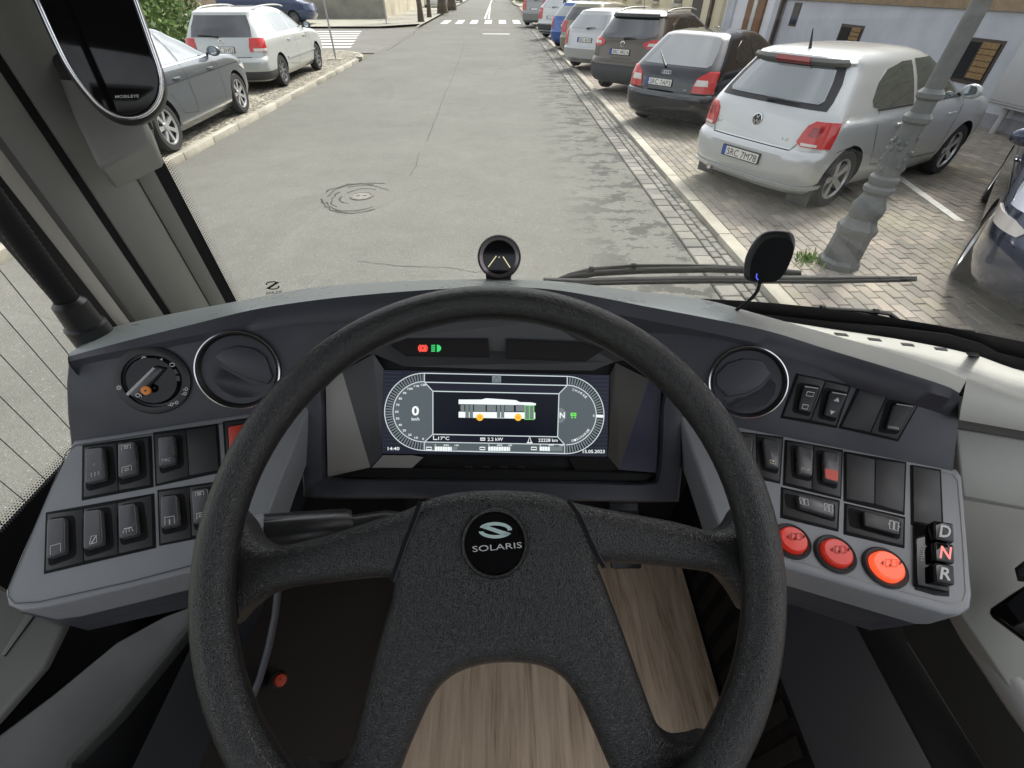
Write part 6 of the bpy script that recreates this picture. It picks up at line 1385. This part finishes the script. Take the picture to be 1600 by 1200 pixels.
for x0, fr_ in ((680, .75), (763, .97), (843, .45)):
    sp([(x0, 697), (x0 + 35, 697.6), (x0 + 35, 704), (x0, 703.6)], M_mg, .0004); sp([(x0, 697), (x0 + 35 * fr_, 697.5), (x0 + 35 * fr_, 704), (x0, 703.6)], M_w, .0006)
    for k in range(1, 9): sl2([(x0 + k * 4, 697.2), (x0 + k * 4, 703.8)], .6, M_mg, .0009)
    sl2([(x0 - 13, 698), (x0 - 5, 698.2), (x0 - 5, 702), (x0 - 13, 701.8)], 1.5, M_w, .0006, True); st('0', x0 + 1, 694.5, 2.6); st('84%', x0 + 18, 694.7, 2.6, w=8); st('100', x0 + 34, 695, 2.6, w=6)
# ---------------------------------------------------------------- steering wheel
th = R(34.3); WC = W(-.0178, .1742, -.3277); WN = (VY * -math.sin(th) + VZ * math.cos(th)).normalized(); WU = (VY * math.cos(th) + VZ * math.sin(th)).normalized()
sw = thing('steering_wheel', 'large black leather four-spoke bus steering wheel in the foreground', 'steering wheel', WC, world=True)
RT = .0152; RM = .2235 - RT
N1, N2 = 120, 20; vs = []; fs = []
for i in range(N1):
    a = 2 * math.pi * i / N1; d = VX * math.cos(a) + WU * math.sin(a)
    for k in range(N2):
        b = 2 * math.pi * k / N2; vs.append(WC + d * (RM + RT * math.cos(b)) + WN * (RT * .98 * math.sin(b)))
for i in range(N1):
    for k in range(N2): fs.append((i * N2 + k, ((i + 1) % N1) * N2 + k, ((i + 1) % N1) * N2 + (k + 1) % N2, i * N2 + (k + 1) % N2))
mk('rim', vs, fs, M_rim_l, sw, True)
Wp = Pl.__new__(Pl); Wp.n = WN; Wp.o = WC - WN * .012
out_px = [(770, 766), (715, 769), (668, 780), (630, 797), (575, 815), (510, 836), (455, 850), (415, 857), (390, 846), (370, 812), (346, 800), (340, 890), (342, 960), (345, 988), (372, 960), (404, 938), (450, 922), (520, 913), (575, 907), (606, 908), (609, 930), (596, 975), (578, 1040), (558, 1120), (540, 1180), (518, 1216), (484, 1224), (440, 1214), (400, 1244), (446, 1290), (510, 1345), (560, 1350), (600, 1270), (625, 1205), (650, 1145), (678, 1090), (712, 1060), (755, 1046), (800, 1043), (848, 1049), (884, 1070), (908, 1105), (932, 1155), (958, 1215), (990, 1285), (1035, 1335), (1090, 1300), (1140, 1240), (1172, 1192), (1122, 1168), (1094, 1173), (1064, 1174), (1038, 1150), (1015, 1095), (992, 1030), (968, 965), (945, 905), (938, 885), (960, 882), (1010, 885), (1080, 892), (1130, 902), (1156, 928), (1184, 965), (1195, 900), (1190, 850), (1188, 800), (1166, 796), (1145, 826), (1115, 830), (1060, 816), (990, 803), (930, 792), (890, 783), (860, 772), (815, 767)]
from mathutils.geometry import tessellate_polygon
o2 = [((Wp.at(p.x, p.y) - WC).dot(VX), (Wp.at(p.x, p.y) - WC).dot(WU)) for p in spline([Vector((*p, 0)) for p in out_px], 4, True)]
area = sum(a[0] * b[1] - b[0] * a[1] for a, b in zip(o2, o2[1:] + o2[:1])); sgn = 1 if area > 0 else -1; NP = len(o2)
nrm = []
for i in range(NP):
    a, b = Vector(o2[i - 1]), Vector(o2[(i + 1) % NP]); d = (b - a).normalized(); nrm.append(Vector((-d.y, d.x)) * sgn)
for _ in range(3): nrm = [(nrm[i - 1] + nrm[i] * 2 + nrm[(i + 1) % NP]).normalized() for i in range(NP)]
vs = []; fs = []; rings = [(0, -.040), (0, -.024)] + [(.015 * (1 - math.cos(k / 6 * math.pi / 2)), -.024 + .012 * math.sin(k / 6 * math.pi / 2)) for k in range(1, 7)]
for ins_, hh in rings:
    for p, n in zip(o2, nrm):
        q = Vector(p) + n * ins_; vs.append(WC + VX * q.x + WU * q.y + WN * hh)
for r in range(len(rings) - 1):
    for k in range(NP): fs.append((r * NP + k, r * NP + (k + 1) % NP, (r + 1) * NP + (k + 1) % NP, (r + 1) * NP + k))
top = (len(rings) - 1) * NP; tp = [Vector((*(Vector(p) + n * rings[-1][0]), 0)) for p, n in zip(o2, nrm)]
for t in tessellate_polygon([tp]): fs.append(tuple(top + k for k in t))
bm = bmesh.new(); vv = [bm.verts.new(v) for v in vs]
for f in fs:
    try: bm.faces.new([vv[k] for k in f])
    except ValueError: pass
sp_o = bmk('spokes', bm, M_leather, sw, True, 60)
for q in ([(657, 783), (648, 810), (632, 850), (620, 885), (612, 908)], [(888, 782), (905, 806), (922, 845), (935, 872), (944, 887)]):
    stroke('seam', Wp, q, 7, M_blkm, sw, .0006); stroke('seam_bead', Wp, [(x + 4, y) for x, y in q], 1.6, M_fas, sw, .0012)
ec = Wp.at(773, 848); er = (Wp.at(819, 848) - Wp.at(727, 848)).length / 2
em = lathe('hub_emblem', [(er * 1.16, .0002), (er * 1.10, .0035), (er * 1.03, .003), (er * .99, .0005), (.001, .0005)], ec, WN, [M_leather], sw, 56)
lathe('emblem_disc', [(er * .995, .0008), (er * .97, .0016), (.001, .0016)], ec, WN, M_shiny, em, 48)
M_logo = mat('logo_mint', (.48, .62, .60), .4)
def zc_(x, y): return (480 + x / 2.667, 640 + y / 2.667)
def logo(pts): mk('logo', [Wp.at(*zc_(x, y), .0022) for x, y in pts], [tuple(range(len(pts)))], M_logo, em)
E1 = lambda rx, ry, a0, a1, n=16: ell(784, 502, rx, ry, a0, a1, n)
logo(E1(70, 34, 158, 2) + E1(52, 20, -6, 150)); logo(E1(70, 34, 188, 338) + E1(52, 20, 330, 194)); logo([(719, 489), (744, 481), (850, 515), (824, 525)])
text_px('logo_text', 'SOLARIS', 777, 854, 9.5, Wp, .0022, M_icon, em, 5, 77)
# column below the wheel
lathe('column', [(.03, -.045), (.035, -.08), (.045, -.14), (.06, -.20), (.07, -.40), (.08, -.75)], WC - WU * .03, WN, M_dk, sw, 28)
stalk = thing('indicator_stalk', 'ribbed black indicator stalk left of the steering column', 'lever', P(560, 815, .50), world=True)
a, b = P(398, 834, .435), P(548, 820, .475); tube('grip', [a, a.lerp(b, .06), a.lerp(b, .94), b], .013, M_blk, stalk, 16, radii=[.016, .018, .017, .015])
dr = (b - a).normalized(); sd_ = dr.cross(FWD).normalized(); 
for k in range(5):
    an = R(-50 + k * 34); o_ = (sd_ * math.sin(an) * -1 - FWD * math.cos(an)) * .0168; tube('rib', [a.lerp(b, .08) + o_, a.lerp(b, .86) + o_], .0019, M_con, stalk, 6)
tube('shaft', [b, P(600, 812, .49), P(690, 820, .50)], .010, M_blk, stalk, 12)
lathe('end_cap', [(.001, -.003), (.018, -.001), (.0195, .006), (.017, .008)], a, dr, M_con, stalk, 20)
# ---------------------------------------------------------------- things on the dashboard
mn = thing('warning_display', 'small round collision warning display standing on the dashboard hood', 'display', P(779, 438, .63), world=True)
dd = .63; c = P(780, 402, dd); n = (CAM - c).normalized(); n = (n + VZ * -.0).normalized(); r = 34 * dd / FPX
lathe('housing', [(r * .85, -.022), (r, -.014), (r, .0), (r * .96, .003), (r * .92, .003)], c, n, M_blk, mn, 48)
lathe('ring', [(r * .92, .001), (r * .90, .0042), (r * .76, .0015), (r * .74, -.001)], c, n, mat('ring_mauve', (.20, .17, .18), .25, .6), mn, 48)
lathe('screen', [(r * .76, .0002), (.001, .0002)], c, n, M_shiny, mn, 40)
Mp = Pl.__new__(Pl); Mp.n = n; Mp.o = c
for q in ([(775.5, 400), (763, 417)], [(786, 401), (797, 418)]): stroke('lane_mark', Mp, q, 1.4, glow('lane_yellow', (.85, .78, .45), .9), mn, .0008)
slab('foot', [Mp.at(x, y, -.004) for x, y in ((758, 425), (800, 425), (798, 443), (760, 443))], n, .02, M_blk, mn, .002)
mic = thing('gooseneck_microphone', 'black oval microphone head on a thin bent cable at the right of the dashboard', 'microphone', P(1150, 484, .565), world=True)
dm = .56; Mm = Pl.__new__(Pl); Mm.o = P(1200, 400, dm); Mm.n = (CAM - Mm.o).normalized()
hp = [(1162, 426), (1165, 402), (1176, 380), (1189, 366), (1205, 360), (1229, 361), (1240, 369), (1242, 385), (1235, 407), (1223, 429), (1211, 439), (1195, 442), (1176, 441), (1165, 436)]
hs3 = spline([Vector((*p, 0)) for p in hp], 4, True); hd = slab('head', [Mm.at(p.x, p.y, .010) for p in hs3], Mm.n, .026, M_blk, mic, .006, 4)
g_ = [(p.x + (1201 - p.x) * .16 + 4, p.y + (402 - p.y) * .16 + 5) for p in hs3[:]]
slab('grille', [Mm.at(x, y, .0112) for x, y in g_], Mm.n, .003, M_blkm, mic, .001)
stroke('status_light', Mm, [(1183, 427), (1182, 433), (1185, 437)], 1.8, glow('light_blue', (.1, .12, .9), 1.2), mic, .0115)
tube('cable', spline([P(1188, 438, dm + .005), P(1183, 455, dm + .005), P(1170, 470, dm + .01), P(1150, 485, dm + .02)], 5), .0022, M_rub, mic, 8)
rod = thing('flexible_arm', 'ribbed black flexible arm rising from the left end of the dashboard', 'arm', P(150, 530, .54), world=True)
b0 = P(146, 525, .545); up = VZ
lathe('socket', [(.021, -.03), (.021, .016), (.018, .018), (.0165, .045), (.012, .05)], b0, up, M_blk, rod, 24)
prof = []
for k in range(90): prof += [(.0112, .05 + k * .006), (.0121, .053 + k * .006)]
lathe('arm_tube', prof, b0, up, M_rub, rod, 20, angle=80)
# round-bottomed monitor on the pillar
mo = thing('pillar_monitor', 'glossy black round-ended monitor with a chrome rim on the pillar', 'monitor', P(190, 240, .78), world=True)
Mo = Pl((190, 180, .60), (60, 0, .53), (205, 0, .56))
mpx = [(-110, -260), (58, 0), (85, 60), (108, 105), (135, 142), (160, 168), (190, 183), (220, 181), (242, 165), (252, 140), (250, 112), (238, 75), (212, 0), (130, -260)]
msp = spline([Vector((*p, 0)) for p in mpx[1:-1]], 5); msp = [Vector((mpx[0][0], mpx[0][1], 0))] + msp + [Vector((mpx[-1][0], mpx[-1][1], 0))]
slab('housing', [Mo.at(p.x + (p.x - 150) * .07 - 4, p.y + max(0, p.y) * .05 + 3, -.006) for p in msp], Mo.n, .022, M_blk, mo, .006, 3)
cen = Vector((150, 40, 0))
ring_in = [Mo.at(p.x, p.y, .0) for p in msp]
tube('chrome_rim', [Mo.at(p.x, p.y, -.001) for p in msp], .0028, M_chr2, mo, 8)
slab('screen', [Mo.at(p.x + (150 - p.x) * .045, p.y + (60 - p.y) * .03, .001) for p in msp], Mo.n, .004, M_shiny, mo, .001)
text_px('maker_name', 'MOBILEYE', 199, 150.5, 4.6, Mo, .0016, M_icon, mo, 2, 37, .01)
Mb = Pl((190, 215, .655), (160, 260, .642), (238, 222, .67))
slab('mount', [Mb.at(x, y) for x, y in ((90, 120), (118, 190), (150, 256), (160, 261), (235, 226), (238, 219), (225, 183), (200, 130))], Mb.n, .06, M_grey, mo, .008, 3)
slab('mount_arm', [Mb.at(x, y, -.01) for x, y in ((-110, -260), (30, 0), (118, 170), (225, 170), (180, 0), (130, -260))], Mb.n, .04, mat('mount_dark', (.035, .035, .033), .5), mo, .006, 3)
# ---------------------------------------------------------------- wipers outside the glass
def wiper(label, blade, arm, extra):
    t = thing('windscreen_wiper', label, 'wiper', on_glass(*arm[0], .04), world=True, group='wipers resting low on the windscreen')
    tube('blade', [on_glass(x, y, .035) for x, y in blade], .008, M_rub, t, 8, radii=[.008] + [.012] * (len(blade) - 3) + [.009, .004])
    tube('rubber', [on_glass(x, y + 3, .022) for x, y in blade], .005, M_blkm, t, 6)
    tube('arm', [on_glass(x, y, .055) for x, y in arm], .010, M_blkm, t, 8)
    tube('spray_hose', [on_glass(x, y, .065) for x, y in extra], .007, M_rub, t, 6)
    for x, y in (extra[2], extra[3]): lathe('clip', [(.009, -.006), (.009, .006)], on_glass(x, y, .06), VX, M_blkm, t, 12)
wiper('longer black wiper lying across the middle of the windscreen', [(850, 438), (900, 441), (980, 439), (1100, 437), (1200, 437), (1300, 437), (1380, 436), (1432, 434)], [(840, 452), (880, 436), (930, 427), (1000, 423), (1100, 421), (1180, 422), (1250, 428)], [(850, 447), (890, 430), (924, 421), (990, 416), (1070, 416), (1160, 419)])
wiper('shorter black wiper low on the right of the windscreen', [(1150, 483), (1230, 492), (1300, 499), (1400, 507), (1470, 514), (1523, 518)], [(1140, 479), (1200, 485), (1280, 488), (1350, 493), (1400, 503)], [(1150, 482), (1230, 483), (1285, 482), (1368, 487), (1390, 490), (1405, 502)])
hd2 = thing('phone_holder', 'glossy black device holder at the lower right edge', 'holder', P(1590, 950, .5), world=True)
Hp = Pl((1560, 950, .47), (1600, 900, .46), (1600, 1000, .45))
slab('body', [Hp.at(x, y) for x, y in ((1543, 958), (1545, 950), (1580, 926), (1700, 850), (1700, 1080), (1600, 1005), (1548, 966))], Hp.n, .03, M_shiny, hd2, .005, 3)
slab('clip', [Hp.at(x, y, .004) for x, y in ((1585, 888), (1600, 876), (1640, 860), (1640, 900), (1590, 908))], Hp.n, .02, M_blk, hd2, .004, 3)
